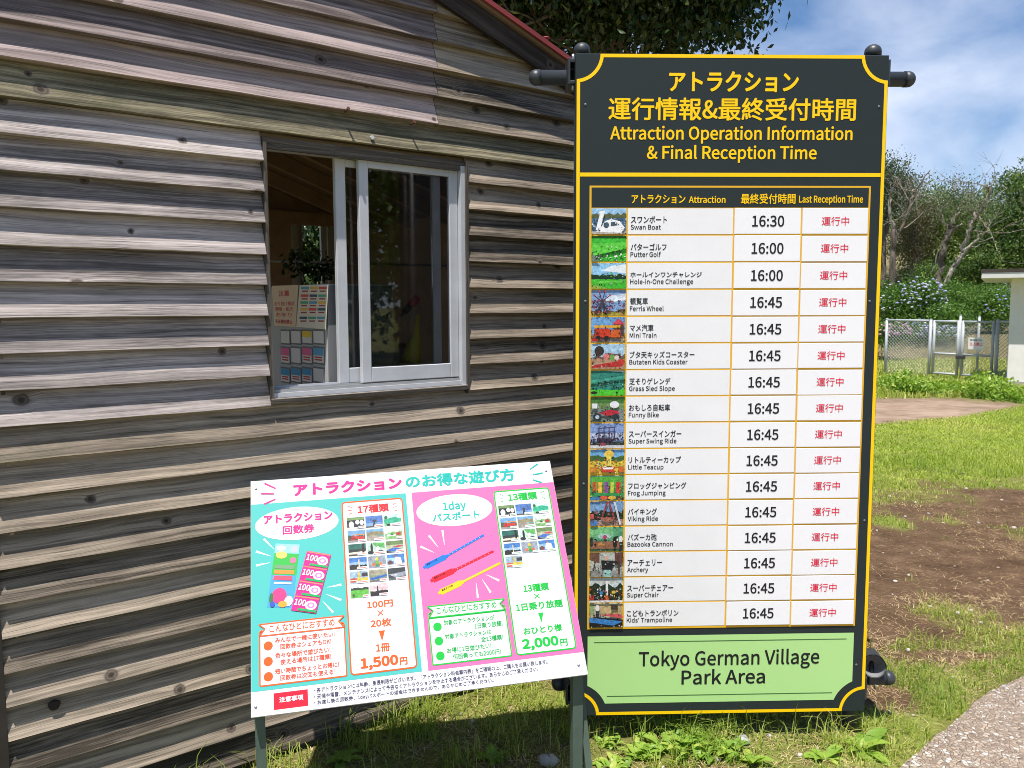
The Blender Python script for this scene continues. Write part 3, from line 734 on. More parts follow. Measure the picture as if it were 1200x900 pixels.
# yellow raincoat and red-gripped tool hanging behind the glass, low cabinet
mb = MB(); lc0 = FW.px(438, 408, -.5)
mb.bevbox(FW, -.12, .22, .06, lc0[1], -.95, -.5, GREY, .006); mb.box(FW, -.125, .225, lc0[1] - .004, lc0[1] + .016, -.955, -.495, mcol((.25, .17, .1), .6))
tag(mb.build('low_cabinet'), 'low grey cabinet with brown top standing behind the closed sash', 'cabinet')
mb = MB(); YEL = mcol((.80, .72, .03), .5)
pts = [FW.pt(*FW.px(x, y, -.14), -.14) for x, y in ((489, 372), (487, 395), (484, 412), (481, 425))]
mb.tube(pts, [.010, .018, .034, .04], YEL, 12); mb.dome(pts[3], V3(0, 0, -1), .04, .02, YEL, 12, 4); mb.dome(pts[0], V3(0, 0, 1), .012, .012, YEL, 12, 3)
tag(mb.build('yellow_raincoat'), 'bright yellow raincoat hanging folded behind the closed window pane', 'raincoat')
tool = thing('hand_tool', FW.pt(*FW.px(486, 360, -.12), -.12), 'hand tool with red grip and metal tip behind the window pane', 'tool')
A_, B_, C_, D_ = [FW.pt(*FW.px(x, y, -.12), -.12) for x, y in ((489, 349), (480, 359), (474, 366), (463, 379))]
mb = MB(); mb.tube([A_, (A_ + B_) / 2, B_], [.014, .017, .012], P(200, 25, 40), 10); mb.build('grip', tool)
mb = MB(); mb.tube([B_, C_], [.014, .011], mcol((.03, .03, .03), .5), 10); mb.build('collar', tool)
mb = MB(); mb.tube([C_, D_], [.005, .004], mcol((.55, .55, .55), .3, .5, 1.0), 8); mb.build('tip', tool)

# ------------------------------------------------------------------ the tall information sign
SY = .029088
FS = Frame((0.61, 2.75, 0), (math.cos(SY), math.sin(SY), 0), (0, 0, 1))
DK = mcol((.021, .030, .031), .5, .22, dirt=.12); YW = P(252, 204, 0, .95, rough=.5); GD = P(232, 178, 40, .9)
STEEL = mcol((.040, .046, .054), .42, .45, dirt=.3)
sg = thing('information_sign', FS.pt(.1, 0, -.04), 'tall dark green attraction timetable sign with yellow border on a black pipe frame', 'sign')
U0, U1, Z0, Z1 = -.404, .611, .096, 2.303
mb = MB(); mb.bevbox(FS, U0, U1, Z0, Z1, -.028, 0, DK, .002); mb.build('panel', sg)
def notched(u0, u1, z0, z1, r, cu0, cu1, cz0, cz1, n=10, top=True, bottom=True):
    """outline with concave corners: arcs of radius r centred on (cu, cz)"""
    pts = []
    def arc(cu, cz, a0, a1):
        for t in np.linspace(a0, a1, n): pts.append((cu + r * math.cos(t), cz + r * math.sin(t)))
    pi = math.pi
    def clipa(dv): return math.asin(max(-1, min(1, dv / r)))
    if bottom:
        arc(cu0, cz0, pi / 2 - clipa(u0 - cu0), clipa(z0 - cz0))
        arc(cu1, cz0, pi - clipa(z0 - cz0), pi / 2 + clipa(cu1 - u1))
    else: pts += [(u0, z0)] * n + [(u1, z0)] * n
    if top:
        arc(cu1, cz1, -pi / 2 - clipa(cu1 - u1), -pi + clipa(cz1 - z1))
        arc(cu0, cz1, -clipa(cz1 - z1), -pi / 2 + clipa(u0 - cu0))
    else: pts += [(u1, z1)] * n + [(u0, z1)] * n
    return pts
c4 = (U0, U1, Z0, Z1)
bd = MB(); bw_ = .0108
o_ = notched(U0 + .004, U1 - .002, Z0 + .002, Z1 - .001, .080, *c4); i_ = notched(U0 + .004 + bw_, U1 - .002 - bw_, Z0 + .002 + bw_, Z1 - .001 - bw_, .080 + bw_, *c4)
bd.ring(FS, o_, i_, .0006, YW)
zd = FS.px(850, 204.8)[1]
bd.poly(FS, [(U0 + .016, zd - .0062), (U1 - .014, zd - .0062), (U1 - .014, zd + .0062), (U0 + .016, zd + .0062)], .0006, YW)
bd.build('border', sg)
hd = MB()
def tp(mb, body, x0, yt, x1, yb, mat, bold, n=.0007):
    xm = (x0 + x1) / 2
    a = FS.px(x0, (yt + yb) / 2); b_ = FS.px(x1, (yt + yb) / 2); t_ = FS.px(xm, yt); c_ = FS.px(xm, yb)
    mb.text(FS, body, a[0], b_[0], c_[1], t_[1], n, mat, bold)
tp(hd, 'アトラクション', 784, 83.5, 936, 108, YW, .028)
tp(hd, '運行情報&最終受付時間', 713, 114.5, 1003, 141.5, YW, .022)
tp(hd, 'Attraction Operation Information', 715, 147, 999, 168.5, YW, .020)
tp(hd, '& Final Reception Time', 758, 170, 957, 191, YW, .020)
hd.build('heading', sg)
# timetable
tb = MB(); T0, T1, TZ1, TZ0 = -.357, .566, 1.888, .4035
tb.box(FS, T0, T1, TZ0, TZ1, .0003, .0012, GD)
tb.box(FS, T0 + .0065, T1 - .0065, 1.8185, TZ1 - .006, .0013, .0018, DK)
tp(tb, 'アトラクション', 740, 228, 803, 238.5, YW, .02, .0022); tp(tb, 'Attraction', 807, 229.8, 850, 238, YW, .02, .0022)
tp(tb, '最終受付時間', 868, 227, 932, 239, YW, .02, .0022); tp(tb, 'Last Reception Time', 936, 229, 1011, 240, YW, .02, .0022)
tb.build('timetable', sg)
ROWS = [('スワンボート', 'Swan Boat', '16:30'), ('パターゴルフ', 'Putter Golf', '16:00'), ('ホールインワンチャレンジ', 'Hole-in-One Challenge', '16:00'),
        ('観覧車', 'Ferris Wheel', '16:45'), ('マメ汽車', 'Mini Train', '16:45'), ('ブタ天キッズコースター', 'Butaten Kids Coaster', '16:45'),
        ('芝そりゲレンデ', 'Grass Sled Slope', '16:45'), ('おもしろ自転車', 'Funny Bike', '16:45'), ('スーパースインガー', 'Super Swing Ride', '16:45'),
        ('リトルティーカップ', 'Little Teacup', '16:45'), ('フロッグジャンピング', 'Frog Jumping', '16:45'), ('バイキング', 'Viking Ride', '16:45'),
        ('バズーカ砲', 'Bazooka Cannon', '16:45'), ('アーチェリー', 'Archery', '16:45'), ('スーパーチェアー', 'Super Chair', '16:45'), ('こどもトランポリン', "Kids' Trampoline", '16:45')]
WH = mcol((.80, .79, .80), .5, .3, dirt=.08); WH2 = mcol((.83, .82, .83), .35, .4, dirt=.03); BK = P(28, 26, 30); RDT = P(225, 25, 62)
RT0, RT1 = 1.8155, .4065; RH = (RT0 - RT1) / 16
SKY_ = (150, 200, 240)
PHM = {}
def photo_ink(c, k):
    g_ = sum(c) / 3; c = tuple(int(q * .84 + g_ * .16) for q in c); key = (c, k)
    if key in PHM: return PHM[key]
    rgb = tuple(k * x for x in s2l(c)); m, nt, b = principled('photo_print'); b.inputs['Roughness'].default_value = .5; b.inputs['Specular IOR Level'].default_value = .3
    tc = nt.nodes.new('ShaderNodeTexCoord'); n = nt.nodes.new('ShaderNodeTexNoise'); n.inputs['Scale'].default_value = 95; n.inputs['Detail'].default_value = 5; n.inputs['Roughness'].default_value = .75
    r = nt.nodes.new('ShaderNodeMapRange'); r.inputs[1].default_value = .3; r.inputs[2].default_value = .7; r.inputs[3].default_value = .45; r.inputs[4].default_value = 1.35
    h = nt.nodes.new('ShaderNodeHueSaturation'); h.inputs['Color'].default_value = (*rgb, 1)
    if min(c) > 225: r.inputs[3].default_value = .75; r.inputs[4].default_value = 1.05
    nt.links.new(tc.outputs['Object'], n.inputs['Vector']); nt.links.new(n.outputs[0], r.inputs[0]); nt.links.new(r.outputs[0], h.inputs['Value']); nt.links.new(h.outputs[0], b.inputs['Base Color'])
    PHM[key] = m; return m
def FE_(): return globals().get('FE')
def pic(mb, F, u0, v0, w, h, n, shapes):
    """small printed picture: list of (colour, points 0..1) laid over one another"""
    if len(shapes) > 3 and F is FS:    # clutter of small tones, as a reduced photograph has
        r = np.random.default_rng(len(shapes) * 31 + int(v0 * 1e4)); pal = [c for c, p_ in shapes]; sp_ = []
        for k in range(96):
            cx, cy = r.random(), r.random() * .62; c = np.array(pal[r.integers(len(pal))]) * r.uniform(.45, 1.15); a_, b_ = r.uniform(.01, .034), r.uniform(.014, .05)
            sp_.append((tuple(int(min(255, q // 16 * 16)) for q in c), [(cx + a_ * math.cos(t) * r.uniform(.6, 1.3), cy + b_ * math.sin(t) * r.uniform(.6, 1.3)) for t in np.linspace(0, 6.28, 6)[:-1]]))
        h_ = max(2, len(shapes) // 3); shapes = shapes[:h_] + sp_[:72] + shapes[h_:] + sp_[72:]
    for k, (c, pts) in enumerate(shapes):
        if pts == 'all': pts = [(0, 0), (1, 0), (1, 1), (0, 1)]
        mb.poly(F, [(u0 + w * max(0, min(1, a)), v0 + h * max(0, min(1, b))) for a, b in pts], n + .00006 * k, photo_ink(c, .74 if F is FE_() else .9))
def rc(a, b, c, d): return [(a, b), (c, b), (c, d), (a, d)]
def el(cx, cy, rx, ry, n=14): return [(cx + rx * math.cos(t), cy + ry * math.sin(t)) for t in np.linspace(0, 2 * math.pi, n + 1)[:-1]]
def hz(c, y, sd=1, rough=.06, y0=0):
    r = np.random.default_rng(sd); k = 12
    return (c, [(0, y0), (1, y0)] + [(1 - i / k, y + rough * r.uniform(-1, 1)) for i in range(k + 1)])
def line(a, b, w):
    d = np.array(b, float) - np.array(a, float); p = np.array([-d[1], d[0]]) / (np.hypot(*d) + 1e-9) * w / 2; a = np.array(a); b = np.array(b)
    return [tuple(a - p), tuple(b - p), tuple(b + p), tuple(a + p)]
PICS = [
 [(SKY_, 'all'), hz((95, 105, 60), .78, 1), hz((70, 120, 160), .62, 2, .02), hz((190, 180, 165), .12, 8, .03), ((250, 250, 252), [(.12, .08), (.85, .05), (.95, .25), (.8, .5), (.55, .58), (.38, .5), (.25, .22)]), ((250, 250, 252), line((.18, .15), (.30, .8), .12)), ((250, 250, 252), el(.30, .84, .09, .06)), ((70, 90, 110), el(.42, .35, .08, .12)), ((70, 90, 110), [(.55, .3), (.8, .35), (.7, .48), (.55, .46)])],
 [((60, 205, 45), 'all'), ((50, 130, 40), rc(0, .9, 1, 1)), ((95, 225, 60), [(0, .2), (1, .5), (1, .75), (0, .7)]), ((110, 130, 120), [(0, 0), (.25, 0), (0, .35)]), ((240, 245, 235), el(.7, .2, .05, .03)), ((240, 245, 235), el(.85, .28, .03, .03))],
 [((140, 205, 245), 'all'), ((235, 245, 250), [(.3, .7), (1, .6), (1, .95), (.6, .9)]), hz((25, 60, 35), .55, 3), hz((60, 200, 40), .36, 4, .02), ((160, 190, 60), [(0, 0), (.5, 0), (0, .16)]), ((100, 215, 60), [(.1, .2), (.9, .25), (1, .3), (.2, .3)])],
 [((125, 165, 220), 'all'), ((220, 230, 245), [(.35, .5), (1, .6), (1, .85), (.5, .8)]), hz((110, 90, 50), .22, 5, .08), hz((190, 170, 50), .12, 6, .03)] + [((90, 60, 75), line((.32, .55), (.32 + .28 * math.cos(t), .55 + .42 * math.sin(t)), .03)) for t in np.linspace(0, 6.28, 11)] + [((200, 60, 80), el(.32 + .28 * math.cos(t), .55 + .42 * math.sin(t), .03, .045, 6)) for t in np.linspace(0, 6.28, 11)] + [((60, 55, 75), line((.32, .55), (.16, .08), .05)), ((60, 55, 75), line((.32, .55), (.5, .08), .05))],
 [((105, 165, 225), 'all'), hz((150, 110, 80), .35, 7), hz((150, 145, 140), .14, 8, .02), ((90, 60, 50), rc(.66, .42, .95, .75)), ((215, 60, 80), [(.6, .72), (.8, .95), (1, .7)]), ((225, 50, 25), rc(.12, .2, .55, .55)), ((240, 170, 30), rc(.1, .58, .85, .68)), ((230, 90, 25), rc(.58, .2, .85, .5)), ((40, 30, 30), el(.22, .18, .08, .1)), ((40, 30, 30), el(.45, .18, .07, .09)), ((200, 30, 25), el(.12, .1, .1, .06))],
 [((165, 205, 235), 'all'), hz((120, 95, 80), .55, 9, .1), ((60, 50, 45), el(.25, .72, .14, .2)), hz((180, 135, 100), .4, 10, .04), ((200, 40, 35), [(0, .05), (.9, .1), (1, .3), (.9, .34), (.1, .16)]), ((235, 120, 110), el(.45, .5, .09, .12)), ((110, 170, 70), el(.62, .46, .08, .12)), ((225, 200, 190), el(.75, .45, .07, .1)), ((210, 50, 40), el(.88, .28, .1, .12))],
 [((40, 140, 120), 'all'), ((200, 215, 205), [(.45, 1), (1, .92), (1, 1)]), ((60, 165, 140), [(0, .5), (1, .7), (1, .8), (0, .62)]), hz((75, 215, 40), .24, 12, .02), ((25, 35, 35), el(.42, .55, .03, .06)), ((25, 35, 35), el(.62, .75, .02, .04)), ((25, 45, 30), el(.1, .12, .1, .06))],
 [((110, 150, 80), 'all'), ((70, 130, 50), rc(0, .75, 1, 1)), hz((130, 140, 135), .5, 13, .03), ((205, 35, 55), [(.25, .35), (.55, .5), (.8, .45), (.85, .32), (.5, .25)]), ((235, 235, 240), el(.7, .7, .14, .14)), ((40, 60, 70), el(.2, .2, .13, .16)), ((40, 60, 70), el(.75, .2, .1, .14)), ((190, 205, 215), el(.2, .2, .06, .08)), ((230, 230, 235), rc(.05, .55, .2, .75))],
 [((125, 155, 215), 'all'), ((180, 195, 230), rc(0, .35, 1, .6)), hz((70, 80, 70), .25, 14, .05), ((60, 45, 65), rc(.2, .2, .75, .4))] + [((75, 60, 95), line((a, .3), (a, .85), .03)) for a in (.25, .4, .55, .7)] + [((85, 70, 105), line((.22, .8), (.75, .86), .04)), ((85, 70, 105), line((.22, .6), (.75, .62), .03)), ((215, 215, 220), rc(0, 0, 1, .12)), ((170, 70, 80), rc(.3, .1, .45, .22))],
 [((110, 180, 235), 'all'), hz((70, 110, 50), .72, 15, .06), hz((240, 205, 50), .52, 16, .03), ((250, 205, 60), el(.55, .82, .14, .16)), ((240, 215, 80), rc(.48, .35, .62, .75)), ((220, 60, 40), [(.3, .3), (.75, .3), (.7, .08), (.36, .08)]), ((230, 140, 40), [(0, .3), (.22, .3), (.18, .08), (0, .08)]), ((230, 110, 40), [(.8, .3), (1, .3), (1, .08), (.85, .08)]), ((250, 250, 240), [(.35, .28), (.7, .28), (.65, .2), (.4, .2)])],
 [((80, 160, 120), 'all'), ((90, 190, 60), rc(.05, .3, .95, .95)), ((230, 100, 40), rc(.08, .3, .2, .75)), ((250, 190, 60), rc(.24, .3, .36, .75)), ((140, 80, 160), rc(.42, .3, .54, .75)), ((210, 220, 60), rc(.6, .3, .7, .75)), ((225, 60, 50), rc(.76, .3, .9, .75)), ((50, 160, 80), rc(0, .18, 1, .3)), ((240, 90, 60), el(.4, .1, .12, .08)), ((245, 190, 50), el(.65, .1, .12, .08)), ((60, 140, 200), rc(0, 0, .3, .12))],
 [((120, 165, 215), 'all'), hz((35, 60, 45), .6, 17, .1), hz((190, 150, 130), .25, 18, .03), ((170, 60, 60), line((.35, .3), (.52, 1), .05)), ((170, 60, 60), line((.72, .3), (.56, 1), .05)), ((215, 215, 220), line((.9, .05), (.72, 1), .06)), ((190, 110, 85), [(.3, .35), (.75, .35), (.66, .18), (.4, .18)]), ((70, 130, 200), el(.12, .12, .12, .12)), ((220, 90, 90), rc(0, .3, .12, .5))],
 [((90, 170, 120), 'all'), ((120, 205, 130), rc(0, .6, .7, 1)), ((170, 215, 200), el(.45, .62, .2, .12)), ((160, 100, 70), rc(0, .12, 1, .42)), ((200, 60, 110), el(.45, .6, .06, .09)), ((30, 35, 35), el(.75, .38, .07, .25)), ((235, 235, 230), el(.92, .5, .06, .15)), ((40, 50, 50), rc(.88, .1, .98, .4)), ((50, 60, 55), el(.05, .4, .06, .2)), ((205, 140, 60), rc(.25, .25, .45, .38))],
 [((190, 195, 185), 'all'), ((90, 55, 45), line((.1, 0), (.2, 1), .04)), ((120, 80, 60), [(0, .7), (.3, .55), (.3, 1), (0, 1)]), ((110, 65, 60), [(1, .6), (.75, .5), (.75, 1), (1, 1)]), ((150, 150, 145), rc(0, 0, 1, .25)), ((35, 35, 42), [(.38, .3), (.66, .3), (.7, .68), (.34, .68)]), ((225, 180, 150), el(.5, .78, .06, .1)), ((35, 35, 42), line((.35, .66), (.85, .6), .09)), ((150, 205, 195), rc(.42, .0, .64, .3)), ((90, 60, 50), line((.88, .1), (.85, .9), .05))],
 [((205, 220, 225), 'all'), hz((40, 55, 35), .7, 19, .12), ((200, 205, 200), el(.5, .85, .4, .1)), ((235, 235, 235), line((.52, .1), (.52, .9), .07)), ((220, 90, 50), [(.44, 0), (.6, 0), (.55, .3), (.49, .3)]), ((60, 130, 200), el(.35, .4, .05, .08)), ((235, 200, 50), el(.72, .42, .06, .07)), ((200, 40, 45), rc(0, .1, .14, .3)), ((225, 225, 225), rc(0, 0, 1, .08))],
 [((190, 190, 160), 'all'), ((150, 170, 110), rc(0, .5, .15, 1)), ((205, 175, 120), rc(.25, .5, 1, .95)), ((235, 220, 90), rc(.72, .55, .95, .62)), ((225, 80, 90), [(.3, .52), (.85, .6), (1, .48), (1, .38)]), ((30, 32, 40), [(0, 0), (1, 0), (1, .3), (.2, .45), (0, .4)]), ((45, 130, 215), [(0, .22), (0, .42), (1, .25), (.72, .08)]), ((230, 230, 230), el(.24, .82, .06, .14)), ((50, 50, 65), rc(.2, .45, .28, .7)), ((70, 60, 50), rc(.65, .75, .85, .95))],
]
cell = .0052
for r_, (jp, en, tm) in enumerate(ROWS):
    v1 = RT0 - RH * r_; v0 = v1 - RH + cell; vm = (v0 + v1) / 2; hgt = v1 - v0
    mb = MB(); mb.box(FS, -.3505, -.2365, v0, v1, .0013, .0016, WH); pic(mb, FS, -.3505, v0, .114, hgt, .0018, PICS[r_]); mb.build('photo', sg)
    mb = MB(); mb.box(FS, -.2312, .1135, v0, v1, .0013, .0019, WH)
    wj = .0200 * len(jp) * .98; mb.text(FS, jp, -.2215, -.2215 + wj, v0 + hgt * .43, v0 + hgt * .43 + .0225 * (.8 if jp[0] in 'ホー' else 1), .0024, BK, .012)
    bb = glyphs(en, .014)[2]; k_ = .0200; yb = v0 + hgt * .40 - .0178
    mb.text(FS, en, -.2222, -.2222 + (bb[1] - bb[0]) * k_, yb + bb[2] * k_, yb + bb[3] * k_, .0024, BK, .009)
    mb.build('name_card', sg)
    jx, jy, jz = random.uniform(-.001, .001), random.uniform(-.0012, .0008), random.uniform(0, .001)
    mb = MB(); mb.bevbox(FS, .1190 + jx, .3375 + jx, v0 + jy, v1 + jy, .0013, .0045 + jz, WH2, .0008)
    mb.text(FS, tm, .2285 - .053, .2285 + .053, vm - .018, vm + .0185, .0051 + jz, BK, .018); mb.build('time_plate', sg)
    jx, jy, jz = random.uniform(-.001, .001), random.uniform(-.0012, .0008), random.uniform(0, .001)
    mb = MB(); mb.bevbox(FS, .3425 + jx, .5592 + jx, v0 + jy, v1 + jy, .0013, .0045 + jz, WH2, .0008)
    mb.text(FS, '運行中', .4505 - .0455, .4505 + .0455, vm - .0145, vm + .0145, .0051 + jz, RDT, .008); mb.build('status_plate', sg)
# green name panel
GP = P(176, 219, 140, .95, rough=.5)
gp_ = MB(); gz1 = FS.px(850, 743.5)[1]; gz0 = FS.px(850, 822)[1]; gu0 = FS.px(688.5, 770)[0]; gu1 = FS.px(1000, 760)[0]
gpts = notched(gu0, gu1, gz0, gz1, .118, *c4, top=False)
out = []
for q in gpts:
    if not out or abs(out[-1][0] - q[0]) + abs(out[-1][1] - q[1]) > 1e-6: out.append(q)
gp_.poly(FS, out, .0006, GP)
for (x0, y0), (x1, y1) in (((696, 753.5), (992, 748)), ((711, 817), (975, 810.5))):
    a = FS.px(x0, y0); b_ = FS.px(x1, y1); vv = (a[1] + b_[1]) / 2
    gp_.poly(FS, [(a[0], vv - .0014), (b_[0], vv - .0014), (b_[0], vv + .0014), (a[0], vv + .0014)], .0011, P(60, 100, 50))
tp(gp_, 'Tokyo German Village', 748.5, 761, 960, 784.5, BK, .016, .0012); tp(gp_, 'Park Area', 798.5, 783.5, 896.5, 801.5, BK, .016, .0012)
gp_.build('name_panel', sg)
for x, y in ((686, 122.5), (1030, 125), (686, 353), (1019, 353), (684, 567), (1013, 610), (1003.5, 779)):
    u, v = FS.px(x, y); mb = MB(); mb.dome(FS.pt(u, v, .0004), FS.N, .0045, .002, mcol((.12, .13, .13), .4, .5), 10, 3); mb.build('screw', sg)
# pipe frame
def pipe(name, a, b_, rad, caps, parent):
    mb = MB(); mb.tube([a, b_], rad, STEEL, 20); o = mb.build(name, parent)
    d = (np.array(b_) - np.array(a)); d = d / np.linalg.norm(d)
    for e_ in caps:
        mb = MB(); c = np.array(a if e_ < 0 else b_); R_ = rad + .0016; an = np.linspace(0, math.pi / 2, 7)
        mb.tube([c - d * e_ * .012, c + d * e_ * .003] + [c + d * e_ * (.003 + .024 * math.sin(t)) for t in an[1:]], [R_, R_] + [max(R_ * math.cos(t), 1e-4) for t in an[1:]], STEEL, 20)
        mb.build('end_cap', o)
    return o
uL = FS.px(682, 62, -.06)[0]; uR = FS.px(1023, 62, -.06)[0]
zt = FS.px(682, 60, -.06)[1]
pipe('post', FS.pt(uL, -.3, -.06), FS.pt(uL, zt, -.06), .0255, (1,), sg)
pipe('post', FS.pt(uR, -.3, -.06), FS.pt(uR, zt, -.06), .0255, (1,), sg)
NB = -.112
ua = FS.px(629, 91, NB); ub = FS.px(1063, 93, NB)
pipe('crossbar', FS.pt(ua[0], ua[1], NB), FS.pt(ub[0], ub[1], NB), .0245, (-1, 1), sg)
va = FS.px(655, 801, NB); vb = FS.px(1040, 794, NB); vz = (va[1] + vb[1]) / 2
pipe('crossbar', FS.pt(va[0], vz, NB), FS.pt(vb[0], vz, NB), .0245, (-1, 1), sg)
for u, z in ((uL, ua[1]), (uR, ub[1]), (uL, vz), (uR, vz)):
    mb = MB(); s_ = -1 if u == uL else 1
    for dz in (-.034, .034): mb.bevbox(FS, u + s_ * .024 - .020, u + s_ * .024 + .020, z + dz - .006, z + dz + .006, NB - .03, -.032, STEEL, .002)
    mb.bevbox(FS, u + s_ * .044 - .004, u + s_ * .044 + .004, z - .042, z + .042, NB - .03, -.031, STEEL, .002)
    p = FS.pt(u + s_ * .03, z + .05, -.045); mb.tube([p - V3(0, 0, .014), p + V3(0, 0, .006)], .006, mcol((.5, .5, .5), .35, .5, 1.0), 8)
    p = FS.pt(u + s_ * .03, z - .05, -.045); mb.tube([p - V3(0, 0, .006), p + V3(0, 0, .014)], .006, mcol((.5, .5, .5), .35, .5, 1.0), 8)
    mb.build('clamp', sg)
# spotlight on the lower bar, right
spt = thing('spotlight', FS.pt(.615, .16, -.12), 'small black hooded spotlight clamped to the lower right end of the sign frame', 'spotlight')
c_ = FS.pt(*FS.px(1024, 781, -.06), -.06); ax = -(c_ - CAMP) / np.linalg.norm(c_ - CAMP); ax = ax + V3(.10, 0, -.28); ax /= np.linalg.norm(ax)
SPB = mcol((.022, .025, .03), .38, .5, dirt=.2)
mb = MB(); mb.tube([c_ - ax * .16, c_ - ax * .13, c_ - ax * .07, c_, c_ + ax * .001], [.016, .030, .036, .042, .042], SPB, 24, cap=False)
mb.tube([c_, c_ - ax * .05, c_ - ax * .07], [.038, .033, .02], mcol((.42, .43, .44), .35, .5, .5), 24, cap=False)
mb.dome(c_ - ax * .16, -ax, .016, .012, SPB, 20, 4)
mb.build('hood', spt)
mb = MB(); mb.tube([c_ + ax * .0005, c_ - ax * .014], [.0405, .0385], mcol((.55, .56, .57), .3, .5, .6), 24, cap=False); mb.tube([c_ - ax * .0685, c_ - ax * .07], [.0245, .0245], mcol((.05, .055, .06), .1, .5), 24); mb.build('lens_ring', spt)
mb = MB(); b_ = FS.pt(*FS.px(1024, 797, -.075), -.075)
mb.bevbox(Frame(b_, FS.U, FS.V), -.018, .018, -.017, .017, -.03, .0, STEEL, .003); mb.tube([b_ + V3(0, 0, .012) - FS.N * .02, c_ - ax * .08], .009, SPB, 8); mb.build('bracket', spt)
mb = MB(); q = b_ - V3(0, 0, .018); mb.tube([q - V3(0, 0, .018) + FS.U * .012 - FS.N * .01, q + V3(0, 0, .004) + FS.U * .008 - FS.N * .01], .004, mcol((.55, .55, .55), .3, .5, 1.0), 8); mb.build('bolt', spt)

# ------------------------------------------------------------------ the slanted promotion board
ESZ = .935 / .84
TLc, TRc, BRc, BLc = [CAMP + (q - CAMP) * ESZ for q in (V3(-.708, 2.215, 1.030), V3(.110, 2.403, 1.049), V3(.196, 2.081, .545), V3(-.623, 1.893, .527))]
eu = (TRc - TLc + BRc - BLc); eu /= np.linalg.norm(eu); ev = (TLc - BLc + TRc - BRc); ev -= eu * (ev @ eu); ev /= np.linalg.norm(ev)
FE = Frame(BLc, eu, ev); EWID, EHGT = .8405 * ESZ, .6035 * ESZ
es = thing('promotion_board', V3(BLc[0] + .42, BLc[1] + .1, 0), 'slanted white, teal and pink price board on green steel legs before the hut', 'sign board')
EW = mcol((.61, .605, .615), .42, .35, dirt=.03)
mb = MB(); mb.bevbox(FE, 0, EWID, 0, EHGT, -.006, 0, EW, .0012); mb.build('board', es)
GRN = mcol((.105, .145, .115), .6, .3, dirt=.4)
mb = MB()
for u in (.008, EWID - .040): mb.box(FE, u, u + .032, .004, EHGT - .006, -.026, -.0065, GRN)
for v in (.006, EHGT - .04): mb.box(FE, .041, EWID - .041, v, v + .03, -.025, -.0065, GRN)
mb.build('frame', es)
def angle_leg(top, foot, w=.026, t_=.004):
    mb = MB(); top = np.array(top); foot = np.array(foot); d = foot - top; Ld = np.linalg.norm(d); d /= Ld
    u = FE.U - d * (FE.U @ d); u /= np.linalg.norm(u); F = Frame(top, u, d)   # n = u x d
    if F.N @ (CAMP - top) < 0: F.N = -F.N
    def bx(u0, u1, n0, n1): mb.box(F, u0, u1, 0, Ld, n0, n1, GRN)
    bx(0, w, -t_, 0); bx(w - t_ if False else 0, t_, -w, -t_ - .0002)
    return mb.build('leg', es)
for u, w in ((.006, .027), (EWID - .036, .030)):
    tp_ = FE.pt(u, .012, -.028); angle_leg(tp_, V3(tp_[0], tp_[1] + .01, -.12), w)
tp_ = FE.pt(EWID - .022, .10, -.03); ft = FE.pt(EWID - .008, 0, -.03); angle_leg(tp_, V3(ft[0] + .035, ft[1] - .02, -.1), .02)
for x, y in ((300, 573), (640, 552), (299.8, 828.8), (678, 779.6)):
    u, v = FE.px(x, y); mb = MB(); mb.dome(FE.pt(u, v, .0003), FE.N, .0042, .0022, mcol((.35, .33, .36), .35, .5, .8), 10, 3); mb.build('screw', es)

KE = .74
MAG = P(240, 28, 140, KE); TEAL = P(84, 208, 200, .60); TEALD = P(0, 184, 172, KE); PINK = P(255, 112, 172, KE); ORG = P(255, 92, 8, KE); GRNP = P(0, 190, 60, KE); REDP = P(236, 0, 46, KE)
ETX = P(62, 58, 84); WHP = mcol((.63, .63, .635), .42)
def rect_of(F, tl, tr_, br, bl):
    a, b_, c, d = F.px(*tl), F.px(*tr_), F.px(*br), F.px(*bl)
    return (a[0] + d[0]) / 2, (b_[0] + c[0]) / 2, (c[1] + d[1]) / 2, (a[1] + b_[1]) / 2
def rrect(u0, u1, v0, v1, r, n=5):
    pts = []
    for cu, cv, a in ((u1 - r, v0 + r, -math.pi / 2), (u1 - r, v1 - r, 0), (u0 + r, v1 - r, math.pi / 2), (u0 + r, v0 + r, math.pi)):
        for t in np.linspace(a, a + math.pi / 2, n): pts.append((cu + r * math.cos(t), cv + r * math.sin(t)))
    return pts
def framed(mb, F, rect, r, w, mat, n=.0010, fill=True):
    if fill: mb.poly(F, rrect(*rect, r), n, WHP)
    mb.ring(F, rrect(*rect, r), rrect(rect[0] + w, rect[1] - w, rect[2] + w, rect[3] - w, max(r - w, .001)), n + .0004, mat)
def ray_(mb, F, a, b_, w0, w1, mat, n):
    a = F.px(*a); b_ = F.px(*b_); mb.stroke(F, [a, b_], w0, n, mat, w1=w1)
tt = MB()
tt.textpx(FE, 'アトラクション', (343.8, 582), (471.6, 572.5), (343.8, 567.5), .0006, MAG, .03)
tt.textpx(FE, 'のお得な遊び方', (475.8, 571.8), (604.2, 564), (475.8, 556.5), .0006, TEALD, .03)
tt.build('title', es)
for pts_, m_ in (((((310, 566.5), (323, 572.5)), ((306, 578.5), (321.5, 578.8)), ((309.5, 591), (322.8, 585))), MAG), ((((630, 543.6), (621, 550)), ((635.8, 554.3), (624.3, 556.3)), ((634.8, 565.6), (624.3, 562.2))), TEALD)):
    for a, b_ in pts_: tt = MB(); ray_(tt, FE, a, b_, .005, .0035, m_, .0012); tt.build('ray_mark', es)
